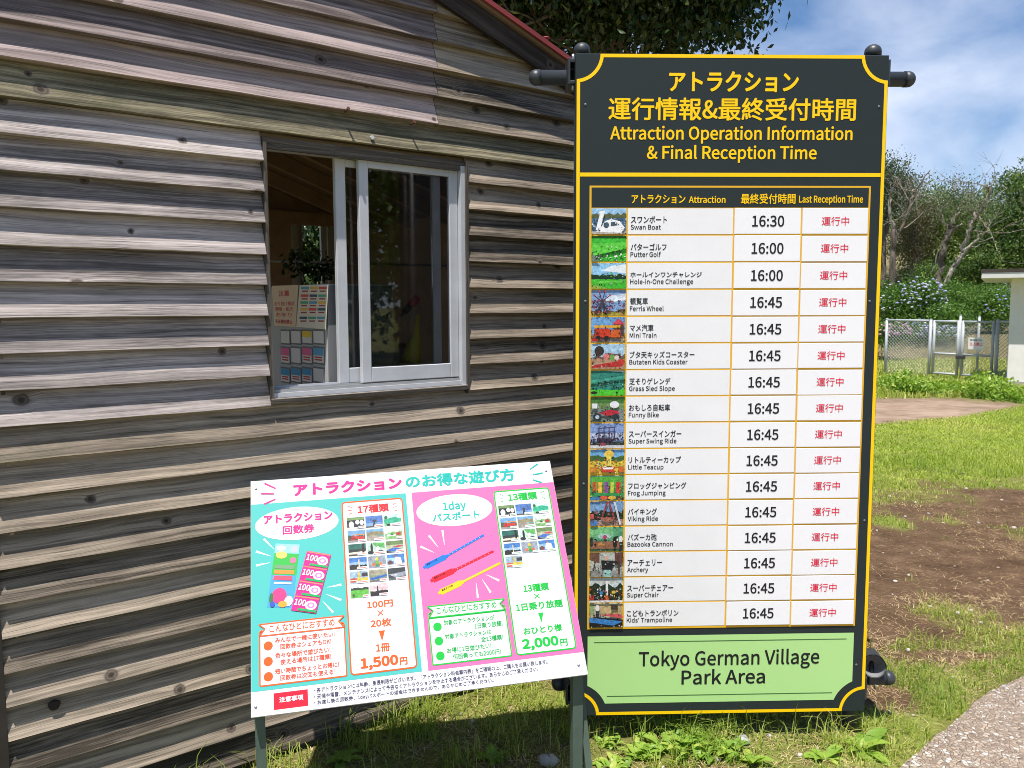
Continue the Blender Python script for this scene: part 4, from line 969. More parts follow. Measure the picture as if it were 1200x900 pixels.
# --- coupon side
cp = MB(); r1 = rect_of(FE, (294.7, 591.4), (476.2, 578.2), (493.6, 787.2), (294.7, 811)); r1 = (.001, *r1[1:])
cp.poly(FE, [(r1[0], r1[2]), (r1[1], r1[2]), (r1[1], r1[3]), (r1[0], r1[3])], .0005, TEAL)
def ellipse(mb, c, left, right, topq, botq, n):
    a = FE.px(*left); b_ = FE.px(*right); t_ = FE.px(*topq); d = FE.px(*botq); cu, cv = (a[0] + b_[0]) / 2, (t_[1] + d[1]) / 2
    mb.poly(FE, [(cu + (b_[0] - a[0]) / 2 * math.cos(t), cv + (t_[1] - d[1]) / 2 * math.sin(t)) for t in np.linspace(0, 2 * math.pi, 41)[:-1]], n, WHP)
ellipse(cp, None, (298.9, 617), (396.8, 609.5), (347.8, 594.2), (347.8, 632.7), .0010)
cp.textpx(FE, 'アトラクション', (309, 615), (390, 608.5), (309, 604), .0016, MAG, .025)
cp.textpx(FE, '回数券', (331.3, 627), (368.6, 623.7), (331.3, 616.6), .0016, MAG, .025)
rb = rect_of(FE, (400, 588.9), (471.8, 583), (489.2, 782.7), (410.5, 792)); framed(cp, FE, rb, .012, .0042, ORG)
RED2 = P(236, 30, 40, KE)
cp.textpx(FE, '17種類', (419.5, 602.2), (456, 599.4), (419.5, 592.4), .0016, RED2, .025)
for a, b_ in (((408.2, 593.5), (412.5, 595)), ((408, 598.3), (412.6, 598.2)), ((409, 602.8), (412.7, 601.3)), ((464, 589.3), (460.5, 591.5)), ((464.8, 593.8), (460.6, 594.6)), ((465.3, 598.7), (461.6, 597.6))): ray_(cp, FE, a, b_, .002, .0015, ORG, .0016)
cp.textpx(FE, '100円', (430.4, 713.2), (460.8, 711.2), (430.4, 704.8), .0016, ORG, .025)
cp.textpx(FE, '×', (442.5, 722), (449.5, 721.4), (442.5, 715.2), .0016, ORG, .01)
cp.textpx(FE, '20枚', (434.4, 735.7), (459, 733.8), (434.4, 726), .0016, ORG, .025)
cp.poly(FE, [FE.px(*q) for q in ((443.7, 739.4), (451, 738.6), (447.8, 751.5))], .0016, ORG)
cp.textpx(FE, '1冊', (441, 764.5), (457.2, 763.1), (441, 754.6), .0016, ORG, .025)
cp.textpx(FE, '1,500', (423, 786.2), (467.4, 782), (423, 771), .0016, ORG, .03)
cp.textpx(FE, '円', (468.8, 780), (477.8, 778.6), (468.8, 770.6), .0016, ORG, .03)
for fat, thin in (((309.2, 631.6), (321.4, 643.8)), ((300, 646.3), (317.7, 652)), ((300, 662.8), (316.5, 659.4)), ((400, 685.2), (383.1, 688.4)), ((400, 703.3), (382.5, 696.4)), ((390.5, 717.8), (378.2, 704.4))):
    ray_(cp, FE, fat, thin, .0068, .001, WHP, .0008)
# coupon book and strip of tickets, printed on the board (generic pictures)
def quadpic(mb, q, shapes, n):
    Q = [np.array(FE.px(*p)) for p in q]     # tl tr br bl
    for k, (c, pts) in enumerate(shapes):
        if pts == 'all': pts = rc(0, 0, 1, 1)
        mb.poly(FE, [tuple((Q[3] * (1 - a) + Q[2] * a) * (1 - b_) + (Q[0] * (1 - a) + Q[1] * a) * b_) for a, b_ in pts], n + .00012 * k, P(*c, KE))
    return Q
quadpic(cp, ((323.2, 637.1), (351.3, 638.3), (342.6, 712.3), (312.8, 711.7)),
    [((70, 165, 235), 'all'), ((50, 185, 70), rc(0, .5, 1, .85)), ((150, 215, 245), rc(0, .85, 1, 1)), ((235, 245, 250), el(.25, .93, .2, .04)), ((190, 195, 205), el(.8, .92, .16, .06)), ((225, 205, 110), el(.3, .82, .24, .06)),
     ((240, 120, 160), el(.8, .74, .13, .05)), ((240, 150, 60), rc(.1, .52, .9, .58)), ((120, 160, 120), rc(.1, .6, .9, .66)), ((240, 80, 110), rc(.1, .42, .85, .49)), ((245, 250, 252), rc(.15, .36, .85, .385)),
     ((236, 60, 130), el(.42, .18, .3, .12)), ((250, 225, 205), el(.82, .1, .17, .08)), ((250, 165, 50), el(.6, .05, .18, .05)), ((50, 120, 60), el(.12, .14, .08, .08)), ((60, 80, 190), el(.2, .04, .1, .04))], .0010)
Q = [np.array(FE.px(*p)) for p in ((359.9, 645.7), (388, 650.3), (370.3, 719.3), (341, 715.4))]
FT = Frame(FE.pt(*Q[3]), 0, 0) if False else None
def qm(a, b_): return tuple((Q[3] * (1 - a) + Q[2] * a) * (1 - b_) + (Q[0] * (1 - a) + Q[1] * a) * b_)
cp.poly(FE, [qm(*p) for p in rc(0, 0, 1, 1)], .0030, MAG)
gv, gf_, gb = glyphs('100', .035)
for k in range(4):
    y0 = .75 - .25 * k
    cp.poly(FE, [qm(*p) for p in rc(.02, y0 + .225, .98, y0 + .243)], .0034, P(200, 120, 90))
    cp.poly(FE, [qm(*p) for p in el(.72, y0 + .12, .23, .075, 18)], .0034, P(252, 225, 240)); cp.poly(FE, [qm(*p) for p in el(.72, y0 + .12, .15, .048, 14)], .0037, P(240, 110, 180)); cp.poly(FE, [qm(*p) for p in el(.72, y0 + .12, .08, .026, 10)], .0040, P(252, 225, 240))
    cp.add([FE.pt(*qm(.05 + .46 * (x - gb[0]) / (gb[1] - gb[0]), y0 + .09 + .105 * (y - gb[2]) / (gb[3] - gb[2])), .0040 + .00003 * i_) for x, y, i_ in gv], gf_, WHP)
    cp.poly(FE, [qm(*p) for p in rc(.25, y0 + .012, .98, y0 + .05)], .0043, P(20, 150, 80))
def ribbon(mb, banner_tl, banner_tr, low_l, low_r, rect, mat, txt, tq):
    framed(mb, FE, rect, .006, .0038, mat)
    a, b_, c, d = FE.px(*banner_tl), FE.px(*banner_tr), FE.px(*low_r), FE.px(*low_l); vt = (a[1] + b_[1]) / 2; vl = (c[1] + d[1]) / 2; h = vt - vl; u0, u1 = a[0], b_[0]
    body = [(u0, vt), (u0 + .016, vt - h * .42), (u0 + .002, vl), (u1 - .002, vl), (u1 - .016, vt - h * .42), (u1, vt)]
    mb.poly(FE, body, .0018, WHP)
    w = .0036
    mb.stroke(FE, [(u0, vt), (u1, vt)], w, .0022, mat); mb.stroke(FE, [(u0 + .002, vl), (u1 - .002, vl)], w, .0022, mat)
    for s_, ue in ((1, u0), (-1, u1)):
        mb.stroke(FE, [(ue, vt), (ue + s_ * .016, vt - h * .42), (ue + s_ * .002, vl)], w * .9, .0026, mat)
        mb.stroke(FE, [(ue + s_ * .002, vl), (ue + s_ * .002, vl + h * .35), (ue + s_ * .009, vt - h * .52)], w * .9, .0030, mat)
    mb.textpx(FE, txt, *tq, .0024, mat, .008)
rr = rect_of(FE, (303.5, 742.3), (404.7, 728.6), (406.5, 792.2), (303.8, 806.1))
ribbon(cp, (303.5, 732.3), (403.2, 721.8), (304.8, 746), (402.5, 735), rr, ORG, 'こんなひとにおすすめ', ((315.8, 742), (392.2, 732.8), (315.8, 733.2)))
def circ(mb, x, y, r, n, mat):
    u, v = FE.px(x, y); mb.poly(FE, [(u + r * math.cos(t), v + r * math.sin(t)) for t in np.linspace(0, 2 * math.pi, 25)[:-1]], n, mat)
for x, y in ((314.3, 757), (314.3, 775.3), (314.5, 793.1)): circ(cp, x, y, .0122, .0016, ORG)
OT = P(238, 84, 40, KE)
for s_, a, b_, bo in (('みんなで一緒に使いたい!', (322.5, 754), (392.2, 746), .012), ('回数券はシェアもOK!', (328.6, 761.4), (388.2, 754.3), .008), ('色々な場所で遊びたい!', (322.5, 772.3), (387.3, 764), .012),
                     ('使える場所は17種類!', (328.6, 779.2), (388.2, 772.6), .008), ('短い時間でちょっとお得に!', (322.5, 790.2), (397.4, 781.8), .012), ('回数券は次回も使える!', (328.6, 798), (393.1, 790), .008)):
    cp.textpx(FE, s_, a, b_, (a[0], a[1] - 6.5), .0016, OT, bo + .008)
cp.build('coupon_section', es)
# --- one-day pass side
pp = MB(); r2 = rect_of(FE, (483, 577.3), (649.2, 565), (684.3, 764.3), (501, 785.8)); r2 = (r2[0], EWID - .001, r2[2], r2[3])
pp.poly(FE, [(r2[0], r2[2]), (r2[1], r2[2]), (r2[1], r2[3]), (r2[0], r2[3])], .0005, PINK)
ellipse(pp, None, (487.8, 600), (576.8, 594), (531, 579.5), (533.5, 616.5), .0010)
pp.textpx(FE, '1day', (519.8, 600.8), (546.7, 598.8), (519.8, 588.3), .0016, TEALD, .015)
pp.textpx(FE, 'パスポート', (507.4, 612), (562.2, 607), (507.4, 602.3), .0016, TEALD, .015)
rg = rect_of(FE, (578, 576.2), (643.7, 570.6), (675.2, 760.2), (604.8, 768.8)); framed(pp, FE, rg, .012, .0042, GRNP)
pp.textpx(FE, '13種類', (595.9, 587.6), (630, 585.3), (595.9, 578.4), .0016, GRNP, .025)
for a, b_ in (((585.7, 579.4), (589.7, 580.9)), ((586, 583.8), (590, 583.8)), ((587, 588.3), (590.6, 587)), ((637.5, 575.5), (634, 577.3)), ((638.3, 580), (634.3, 580.2)), ((638.6, 584.5), (635.2, 583))): ray_(pp, FE, a, b_, .002, .0015, GRNP, .0016)
pp.textpx(FE, '13種類', (614.1, 694.6), (643.7, 691.7), (614.1, 685.2), .0016, GRNP, .025)
pp.textpx(FE, '×', (626.2, 702), (633, 701.2), (626.2, 696), .0016, GRNP, .01)
pp.textpx(FE, '1日乗り放題', (605.1, 716.6), (660, 711.4), (605.1, 707.2), .0016, GRNP, .025)
pp.poly(FE, [FE.px(*q) for q in ((630.4, 718.5), (636.6, 717.7), (634.5, 729.6))], .0016, GRNP)
pp.textpx(FE, 'おひとり様', (614.1, 744.4), (659, 739.2), (614.1, 735.6), .0016, GRNP, .025)
pp.textpx(FE, '2,000', (612.8, 763.4), (655.7, 758.6), (612.8, 749), .0016, GRNP, .032)
pp.textpx(FE, '円', (656.9, 757.4), (665.7, 756.6), (656.9, 748.8), .0016, GRNP, .025)
rr = rect_of(FE, (501.6, 724.5), (592.7, 714.5), (600.7, 769.1), (506.4, 780.6))
ribbon(pp, (500.7, 711.6), (590.8, 701.5), (502, 724.3), (592.5, 714.4), rr, GRNP, 'こんなひとにおすすめ', ((511.8, 720), (582.1, 712), (511.8, 712)))
for x, y in ((512.6, 734.6), (514.3, 751.3), (516, 768.7)): circ(pp, x, y, .0122, .0016, GRNP)
GT = P(20, 178, 76, KE)
for s_, a, b_ in (('対象のアトラクションが', (520.2, 733.3), (579.3, 726.5)), ('1日乗り放題!', (556.3, 737.1), (589.2, 733.5)), ('対象アトラクションは', (521.8, 749.6), (575.8, 743.2)),
                  ('全13種類!', (563.9, 752.7), (589.8, 749.3)), ('お得に1日遊びたい!', (524, 766.1), (575.8, 759.4)), ('何回乗っても2000円!', (531, 773.2), (587.3, 766.2))):
    pp.textpx(FE, s_, a, b_, (a[0], a[1] - 6.4), .0016, GT, .016)
for fat, thin in (((492.7, 640.5), (508.5, 647.5)), ((502.5, 627.5), (513.5, 641.5)), ((518.5, 621.5), (520.8, 638.5)), ((585, 680.5), (570, 673.5)), ((575, 694.5), (565, 679)), ((560, 700.5), (557.8, 683))):
    ray_(pp, FE, fat, thin, .0068, .001, WHP, .0008)
for (l0, w1, r0), c in ((((495.8, 665.5), (521.5, 652.8), (566.2, 627.4)), (20, 118, 220)), (((504.5, 681), (531, 669), (577.3, 646.4)), (225, 8, 46)), (((513.5, 695.5), (540, 683), (585.3, 660.2)), (242, 200, 20))):
    A = np.array(FE.px(*l0)); B = np.array(FE.px(*w1)); Cc = np.array(FE.px(*r0)); d = (B - A) / np.linalg.norm(B - A); d2 = (Cc - B) / np.linalg.norm(Cc - B)
    mt = P(*c, KE)
    pp.stroke(FE, [tuple(A + d * .008), tuple(B)], .0175, .0010, mt); pp.stroke(FE, [tuple(A), tuple(A + d * .009)], .009, .0012, mt); pp.stroke(FE, [tuple(B - d * .002), tuple(B + d * .008)], .0115, .0012, mt)
    pp.stroke(FE, [tuple(B), tuple(Cc)], .0068, .0014, mt); pp.poly(FE, [tuple(Cc + .0034 * np.array([math.cos(t), math.sin(t)])) for t in np.linspace(0, 6.28, 11)[:-1]], .0016, mt)
    for k in range(9):
        q = B + (Cc - B) * (.1 + .1 * k); pp.poly(FE, [tuple(q + .0009 * np.array([math.cos(t), math.sin(t)])) for t in np.linspace(0, 6.28, 7)[:-1]], .0019, P(250, 235, 235))
    tv, tf, tb_ = glyphs('東京ドイツ村', .02); pd = np.array([-d[1], d[0]]); base = A + d * .013 + pd * .0005
    pp.add([FE.pt(*(base + d * (.036 * (x - tb_[0]) / (tb_[1] - tb_[0])) + pd * (.006 * (y - tb_[2]) / (tb_[3] - tb_[2]))), .0016 + .00005 * i_) for x, y, i_ in tv], tf, BK)
pp.build('passport_section', es)
# --- printed foot notes
ft = MB(); r3 = rect_of(FE, (320.7, 812.4), (361, 807.8), (360.7, 827), (320.7, 832.2))
ft.poly(FE, [(r3[0], r3[2]), (r3[1], r3[2]), (r3[1], r3[3]), (r3[0], r3[3])], .0005, REDP)
ft.textpx(FE, '注意事項', (327.3, 823.6), (355.6, 820.2), (327.3, 817), .0010, WHP, .03)
for s_, a, b_ in (('・各アトラクションには年齢、身長制限がございます。「アトラクション料金案内表」をご確認の上、ご購入をお願い致します。', (367.7, 811.5), (641.9, 778.6)),
                  ('・天候や落雷、メンテナンスによって予告なくアトラクションを中止する場合がございます。あらかじめご了承ください。', (368.3, 819.2), (630.9, 787)),
                  ('・お渡し後の回数券、1dayパスポートの返金はできませんので、あらかじめご了承ください。', (368.3, 826.6), (578.7, 800.6))):
    ft.textpx(FE, s_, a, b_, (a[0], a[1] - 6.0), .0006, ETX, .012)
ft.build('footnote', es)
# --- little photographs in the two price panels
THUMB = [
 [((40, 45, 50), 'all'), ((120, 160, 90), rc(0, .75, 1, 1)), ((245, 245, 245), el(.25, .35, .15, .3)), ((245, 245, 245), el(.6, .55, .12, .2)), ((240, 240, 240), el(.85, .5, .12, .22)), ((230, 235, 240), rc(0, 0, .6, .12))],
 [((70, 120, 195), 'all'), ((120, 165, 220), rc(0, 0, 1, .4)), ((60, 50, 60), [(.4, .05), (.6, .05), (.52, .6), (.48, .6)]), ((70, 60, 80), el(.5, .55, .1, .12)), ((90, 80, 60), rc(0, 0, 1, .1))],
 [((200, 240, 230), 'all'), ((40, 185, 140), [(0, .2), (1, .3), (1, .6), (.6, .75), (0, .6)]), ((60, 110, 60), el(.12, .75, .1, .15)), ((120, 200, 130), rc(0, 0, 1, .22)), ((40, 50, 50), el(.25, .1, .12, .1))],
 [((110, 165, 220), 'all'), hz((70, 90, 60), .55, 31, .08), ((215, 55, 40), rc(.3, .25, .95, .5)), ((235, 150, 40), rc(.28, .58, .95, .66)), ((200, 40, 40), el(.3, .3, .14, .2)), ((150, 145, 140), rc(0, 0, 1, .16))],
 [((110, 170, 225), 'all'), hz((150, 140, 100), .75, 32, .06), ((165, 155, 140), rc(0, 0, 1, .45)), ((80, 170, 160), rc(.65, .35, .95, .45))],
 [((215, 235, 220), 'all'), hz((130, 190, 110), .6, 33, .12), ((200, 60, 60), el(.78, .42, .16, .16)), ((235, 235, 230), rc(.1, .25, .6, .4)), ((70, 120, 70), el(.4, .4, .1, .1))],
 [((30, 110, 95), 'all'), ((50, 60, 60), rc(0, .3, 1, .55)), ((225, 215, 190), [(0, .05), (1, .2), (1, .35), (0, .28)]), ((40, 35, 35), rc(.78, .1, .9, 1)), ((80, 60, 50), rc(0, 0, .5, .12))],
 [((190, 225, 200), 'all'), ((90, 185, 90), [(.3, 1), (1, .9), (1, .45), (.5, .6)]), ((40, 40, 50), el(.25, .5, .07, .45)), ((45, 50, 60), el(.18, .15, .18, .15)), ((230, 230, 235), el(.6, .45, .1, .2)), ((60, 60, 70), el(.75, .15, .2, .15))],
 [((180, 190, 150), 'all'), ((110, 140, 80), rc(0, .65, 1, 1)), ((60, 110, 210), [(0, .2), (.4, .42), (.85, .3), (.45, .05)]), ((210, 60, 80), [(.35, .48), (.8, .6), (1, .5), (.7, .4)]), ((35, 35, 45), [(0, 0), (.5, 0), (0, .18)])],
 [((60, 125, 205), 'all'), ((150, 190, 235), rc(0, .35, 1, .6)), hz((40, 50, 45), .35, 34, .08), ((235, 210, 160), line((.55, .1), (.55, .85), .06)), ((50, 45, 40), el(.2, .25, .18, .18))],
 [((150, 160, 175), 'all'), ((230, 205, 60), el(.5, .72, .09, .16)), ((110, 175, 70), [(.3, .15), (.7, .15), (.56, .6), (.44, .6)]), ((230, 110, 60), el(.3, .28, .1, .14)), ((230, 110, 60), el(.7, .28, .1, .14)), ((60, 150, 110), rc(.42, .1, .58, .3))],
 [((60, 130, 205), 'all'), ((150, 195, 235), rc(0, .4, .6, .7)), ((225, 225, 230), [(.35, .2), (.85, .2), (.78, .7), (.5, .8), (.42, .5)]), ((120, 70, 60), el(.18, .3, .14, .2)), ((230, 230, 235), rc(0, 0, 1, .14)), ((200, 80, 70), el(.52, .85, .05, .1))],
 [((150, 180, 205), 'all'), ((60, 60, 60), rc(.65, .55, 1, .85)), ((225, 195, 60), rc(.4, .2, 1, .45)), ((230, 205, 80), line((.52, .2), (.52, .95), .12)), ((215, 90, 60), rc(0, .1, .4, .45)), ((240, 235, 225), rc(0, .24, .4, .3))],
 [((130, 150, 130), 'all'), ((165, 160, 130), rc(0, .55, 1, 1)), ((35, 100, 205), [(0, .3), (1, .55), (1, .4), (.15, .15)]), ((120, 110, 100), rc(0, 0, 1, .15))],
 [((60, 65, 70), 'all'), ((150, 160, 175), [(0, .5), (1, .65), (1, .3), (.4, .2)]), ((95, 105, 110), rc(0, 0, 1, .2)), ((200, 205, 210), el(.35, .42, .2, .06))],
 [((235, 240, 240), 'all'), hz((50, 70, 50), .8, 35, .05), ((95, 195, 60), rc(0, 0, 1, .62)), ((60, 110, 50), el(.15, .2, .08, .14))],
 [((240, 205, 205), 'all'), hz((45, 40, 45), .42, 36, .06), ((60, 50, 60), el(.42, .6, .05, .22)), ((225, 190, 200), rc(0, .55, 1, .7)), ((50, 45, 50), rc(.39, .5, .45, .7))],
]
def thumbs(tl, tr_, bl, nrows, counts, mat_cap):
    a = FE.px(*tl); b_ = FE.px(*tr_); c = FE.px(*bl); u0, u1 = a[0], b_[0]; v1 = (a[1] + b_[1]) / 2; v0 = c[1]; cw = (u1 - u0) / 3; ch = (v1 - v0) / nrows; k = 0
    for r_ in range(nrows):
        for c_ in range(counts[r_]):
            mb = MB(); x0 = u0 + c_ * cw; y1 = v1 - r_ * ch
            mb.poly(FE, [(x0, y1 - ch * .9), (x0 + cw * .95, y1 - ch * .9), (x0 + cw * .95, y1), (x0, y1)], .0014, WHP)
            pic(mb, FE, x0, y1 - ch * .88, cw * .93, ch * .86, .0017, THUMB[k]); w_ = .35 + .3 * ((k * 7) % 5) / 4
            pic(mb, FE, x0 + cw * .93 * (1 - w_), y1 - ch * .88, cw * .93 * w_, ch * .17, .0030, [((248, 246, 246), 'all')] + [(mat_cap, rc(.12, .3, .88, .7))]); mb.build('photo', es); k += 1
thumbs((406.2, 606.6), (470.8, 602), (411, 703.6), 6, (3, 3, 3, 3, 3, 2), (236, 130, 120))
thumbs((583.4, 592.6), (642.8, 588.4), (594, 668), 5, (3, 3, 3, 3, 1), (150, 205, 160))

# ------------------------------------------------------------------ pump house, fence and gate on the right
PH = at(1182, 400, 15.0); PH[2] = 0
FP = Frame(PH, (.86, -.51, 0), (0, 0, 1))
ph = thing('pump_house', PH + V3(1.5, 1, 0), 'small white block building with flat dark roof beyond the fence', 'building')
WALL = mcol((.82, .79, .76), .8, .2, dirt=.12)
mb = MB(); mb.bevbox(FP, 0, 3.2, -.05, 2.02, -2.4, 0, WALL, .01); mb.box(FP, -.02, 3.22, -.05, .12, -2.42, .02, mcol((.42, .40, .37), .9, dirt=.3)); mb.build('wall', ph)
mb = MB(); zt0 = FP.px(1182, 326, .4)[1]
ul = FP.px(1150, 325, .4)[0]
mb.bevbox(FP, ul, 3.7, zt0, zt0 + .11, -2.9, .4, mcol((.70, .69, .66), .7, dirt=.15), .008); mb.box(FP, ul - .012, 3.712, zt0 + .111, zt0 + .165, -2.912, .412, mcol((.075, .06, .05), .9, dirt=.4)); mb.build('roof', ph)
GALV = mcol((.46, .49, .52), .5, .5, .15, dirt=.25)
f0 = at(1037, 441, 17.8); f1 = at(1180, 452, 15.7); f0[2] = f1[2] = 0
fu = (f1 - f0); FLEN = np.linalg.norm(fu); fu /= FLEN; FF = Frame(f0, fu, (0, 0, 1)); HT = 1.2
def upx(x): return FF.px(x, 410)[0]
def wires(mb, u0, u1, z0, z1, pitch=.072, w=.0046, n=0.0):
    hgt = z1 - z0; k = 0; u = u0 - hgt
    while u < u1:
        for s_ in (1, -1):
            if s_ == 1: a, b_ = (u, z0), (u + hgt, z1)
            else: a, b_ = (u, z1), (u + hgt, z0)
            t0 = max(0, (u0 - u) / hgt); t1 = min(1, (u1 - u) / hgt)
            if t1 > t0:
                pa = FF.pt(a[0] + hgt * t0, a[1] + (b_[1] - a[1]) * t0, n + s_ * .003); pb = FF.pt(a[0] + hgt * t1, a[1] + (b_[1] - a[1]) * t1, n + s_ * .003)
                mb.tube([pa, pb], w, GALV, 3, cap=False, smooth=False)
        u += pitch
fence = thing('chain_link_fence', f0, 'galvanised chain link fence panel left of the gate', 'fence')
def vpost(u, z0, z1, r, parent, n=0.0):
    mb = MB(); mb.tube([FF.pt(u, z0, n), FF.pt(u, z1, n)], r, GALV, 10); mb.dome(FF.pt(u, z1, n), V3(0, 0, 1), r * 1.1, r * .7, GALV, 10, 3); mb.build('post', parent)
ups = [0, upx(1089.5), upx(1094), upx(1122.3), upx(1127.6), upx(1163), upx(1168), FLEN]
vpost(ups[0], -.1, HT, .03, fence); vpost(ups[1], -.1, HT, .03, fence)
mb = MB(); mb.tube([FF.pt(0, HT - .02), FF.pt(ups[1], HT - .02)], .022, GALV, 8); mb.build('rail', fence)
mb = MB(); wires(mb, .03, ups[1] - .03, .03, HT - .04); mb.build('wire_mesh', fence)
fence2 = thing('chain_link_fence', FF.pt(ups[6], 0), 'short chain link fence panel between the gate and the white building', 'fence')
vpost(ups[6], -.1, HT, .035, fence2)
mb = MB(); mb.tube([FF.pt(ups[6], HT - .02), FF.pt(FLEN + .3, HT - .02)], .022, GALV, 8); mb.tube([FF.pt(ups[6], .12), FF.pt(FLEN + .05, .12)], .016, GALV, 8); mb.build('rail', fence2)
mb = MB(); wires(mb, ups[6] + .03, FLEN, .03, HT - .04); mb.build('wire_mesh', fence2)
for i, (ua_, ub_, lab) in enumerate(((ups[2], ups[3], 'left leaf of the grey chain link gate, plain without a plate'), (ups[4], ups[5], 'right leaf of the grey chain link gate bearing a white warning plate'))):
    gt = thing('gate', FF.pt(ua_, 0), lab, 'gate', 'gate leaves')
    mb = MB(); z0, z1 = .10, HT - .03
    for u in (ua_, ub_): mb.tube([FF.pt(u, z0), FF.pt(u, z1 + .02)], .028, GALV, 10)
    for z in (z0 + .02, .52, z1): mb.tube([FF.pt(ua_, z), FF.pt(ub_, z)], .022, GALV, 8)
    mb.build('gate_frame', gt)
    mb = MB(); wires(mb, ua_ + .03, ub_ - .03, z0 + .03, z1 - .02); mb.build('wire_mesh', gt)
    if i == 1:
        mb = MB(); mb.bevbox(FF, ua_ - .10, ua_ + .08, .43, .50, .02, .06, mcol((.05, .05, .055), .5), .006); mb.build('latch', gt)
# warning plate wired on the gate
q0 = FF.px(1135, 395.5, .03); q1 = FF.px(1153.2, 410, .03)
mb = MB(); mb.box(FF, q0[0], q1[0], q1[1], q0[1], .03, .035, mcol((.8, .78, .77), .5)); wu = q1[0] - q0[0]; hv = q0[1] - q1[1]
mb.text(FF, '関係者以外', q0[0] + .12 * wu, q1[0] - .12 * wu, q1[1] + .72 * hv, q1[1] + .87 * hv, .0357, BK, .02)
mb.text(FF, '立入禁止', q0[0] + .1 * wu, q1[0] - .1 * wu, q1[1] + .32 * hv, q1[1] + .62 * hv, .0357, P(225, 60, 80), .03)
tag(mb.build('warning_plate'), 'white plate with red no entry writing wired to the gate', 'sign')
# rear run of the enclosure
fb = thing('chain_link_fence', FF.pt(ups[4], 0, -2.2), 'rear chain link fence run seen behind the gate', 'fence')
mb = MB(); mb.tube([FF.pt(ups[3], HT + .02, -2.4), FF.pt(FLEN + .6, HT + .02, -2.4)], .022, GALV, 8); mb.build('rail', fb)
ur = FF.px(1146, 410, -2.4)[0]; vpost(ur, -.1, HT + .04, .028, fb, -2.4); vpost(FF.px(1124, 410, -2.4)[0], -.1, HT + .06, .028, fb, -2.4)

# ------------------------------------------------------------------ foliage helpers
def crown(name, parent, blobs, n, size, mat, seed, clump=14, spread=.55, droop=.3, flat=1.0, tone_pow=1.0):
    """leaf faces gathered in clumps through the volume of several ellipsoids (c, rx, ry, rz)"""
    r = np.random.default_rng(seed); vol = np.array([b[1] * b[2] * b[3] for b in blobs]) ** .75; vol /= vol.sum(); Vs = []; Fs = []; T = []; b0 = 0
    nc = max(1, n // clump); which = r.choice(len(blobs), nc, p=vol)
    d = r.normal(size=(nc, 3)); d /= np.linalg.norm(d, axis=1)[:, None]; rad = r.uniform(0, 1, nc) ** .42
    C = np.array([blobs[k][0] for k in which]); RR = np.array([blobs[k][1:] for k in which])
    cc = C + d * rad[:, None] * RR * (1 + .18 * r.normal(size=(nc, 1)))
    tn = np.clip(r.normal(.45, .28, nc), 0, 1) ** tone_pow
    m_ = nc * clump; cen = np.repeat(cc, clump, 0); tone = np.clip(np.repeat(tn, clump) + r.normal(0, .12, m_), 0, 1)
    pos = cen + r.normal(size=(m_, 3)) * size * spread * 3.0 * np.array([1, 1, flat])
    dd = r.normal(size=(m_, 3)); dd[:, 2] -= droop * 2; dd /= np.linalg.norm(dd, axis=1)[:, None]
    w = np.cross(dd, r.normal(size=(m_, 3)) + np.array([0, 0, .6])); w /= np.linalg.norm(w, axis=1)[:, None] + 1e-9; nn = np.cross(dd, w)
    sz = size * r.uniform(.6, 1.3, m_)[:, None]
    V = np.stack([pos, pos + dd * sz * .45 + w * sz * .24 + nn * sz * .06, pos + dd * sz, pos + dd * sz * .45 - w * sz * .24 + nn * sz * .06], 1).reshape(-1, 3)
    k = np.arange(m_) * 4; F_ = np.concatenate([np.stack([k, k + 1, k + 2], 1), np.stack([k, k + 2, k + 3], 1)])
    return bulk(name, V, [F_], mat, {'tone': np.repeat(tone, 4)}, parent)
def limb(mb, pts, r0, r1, mat, sides=7, wob=.0, rs=0):
    r = random.Random(rs); P_ = [np.array(p, float) for p in pts]; out = []
    for i in range(len(P_) - 1):
        for t in np.linspace(0, 1, 4)[:-1]: out.append(P_[i] * (1 - t) + P_[i + 1] * t + (np.array([r.gauss(0, wob) for _ in range(3)]) if (i or t) else 0))
    out.append(P_[-1]); mb.tube(out, list(np.linspace(r0, r1, len(out))), mat, sides)
    return out
def twigs(mb, base, d, L_, r0, depth, mat, rs):
    p = np.array(base, float); d = np.array(d, float); d /= np.linalg.norm(d); pts = [p]; nseg = 4
    for k in range(nseg):
        d = d + np.array([rs.gauss(0, .22), rs.gauss(0, .22), rs.gauss(.06, .2)]); d /= np.linalg.norm(d); pts.append(pts[-1] + d * L_ / nseg)
    mb.tube(pts, list(np.linspace(r0, r0 * .35, nseg + 1)), mat, 5 if depth else 4)
    if depth:
        for k in range(rs.randint(3, 4)):
            i = rs.randint(1, nseg); nd = d + np.array([rs.gauss(0, .7), rs.gauss(0, .5), rs.gauss(.25, .5)]); twigs(mb, pts[i], nd, L_ * rs.uniform(.5, .75), r0 * .5, depth - 1, mat, rs)

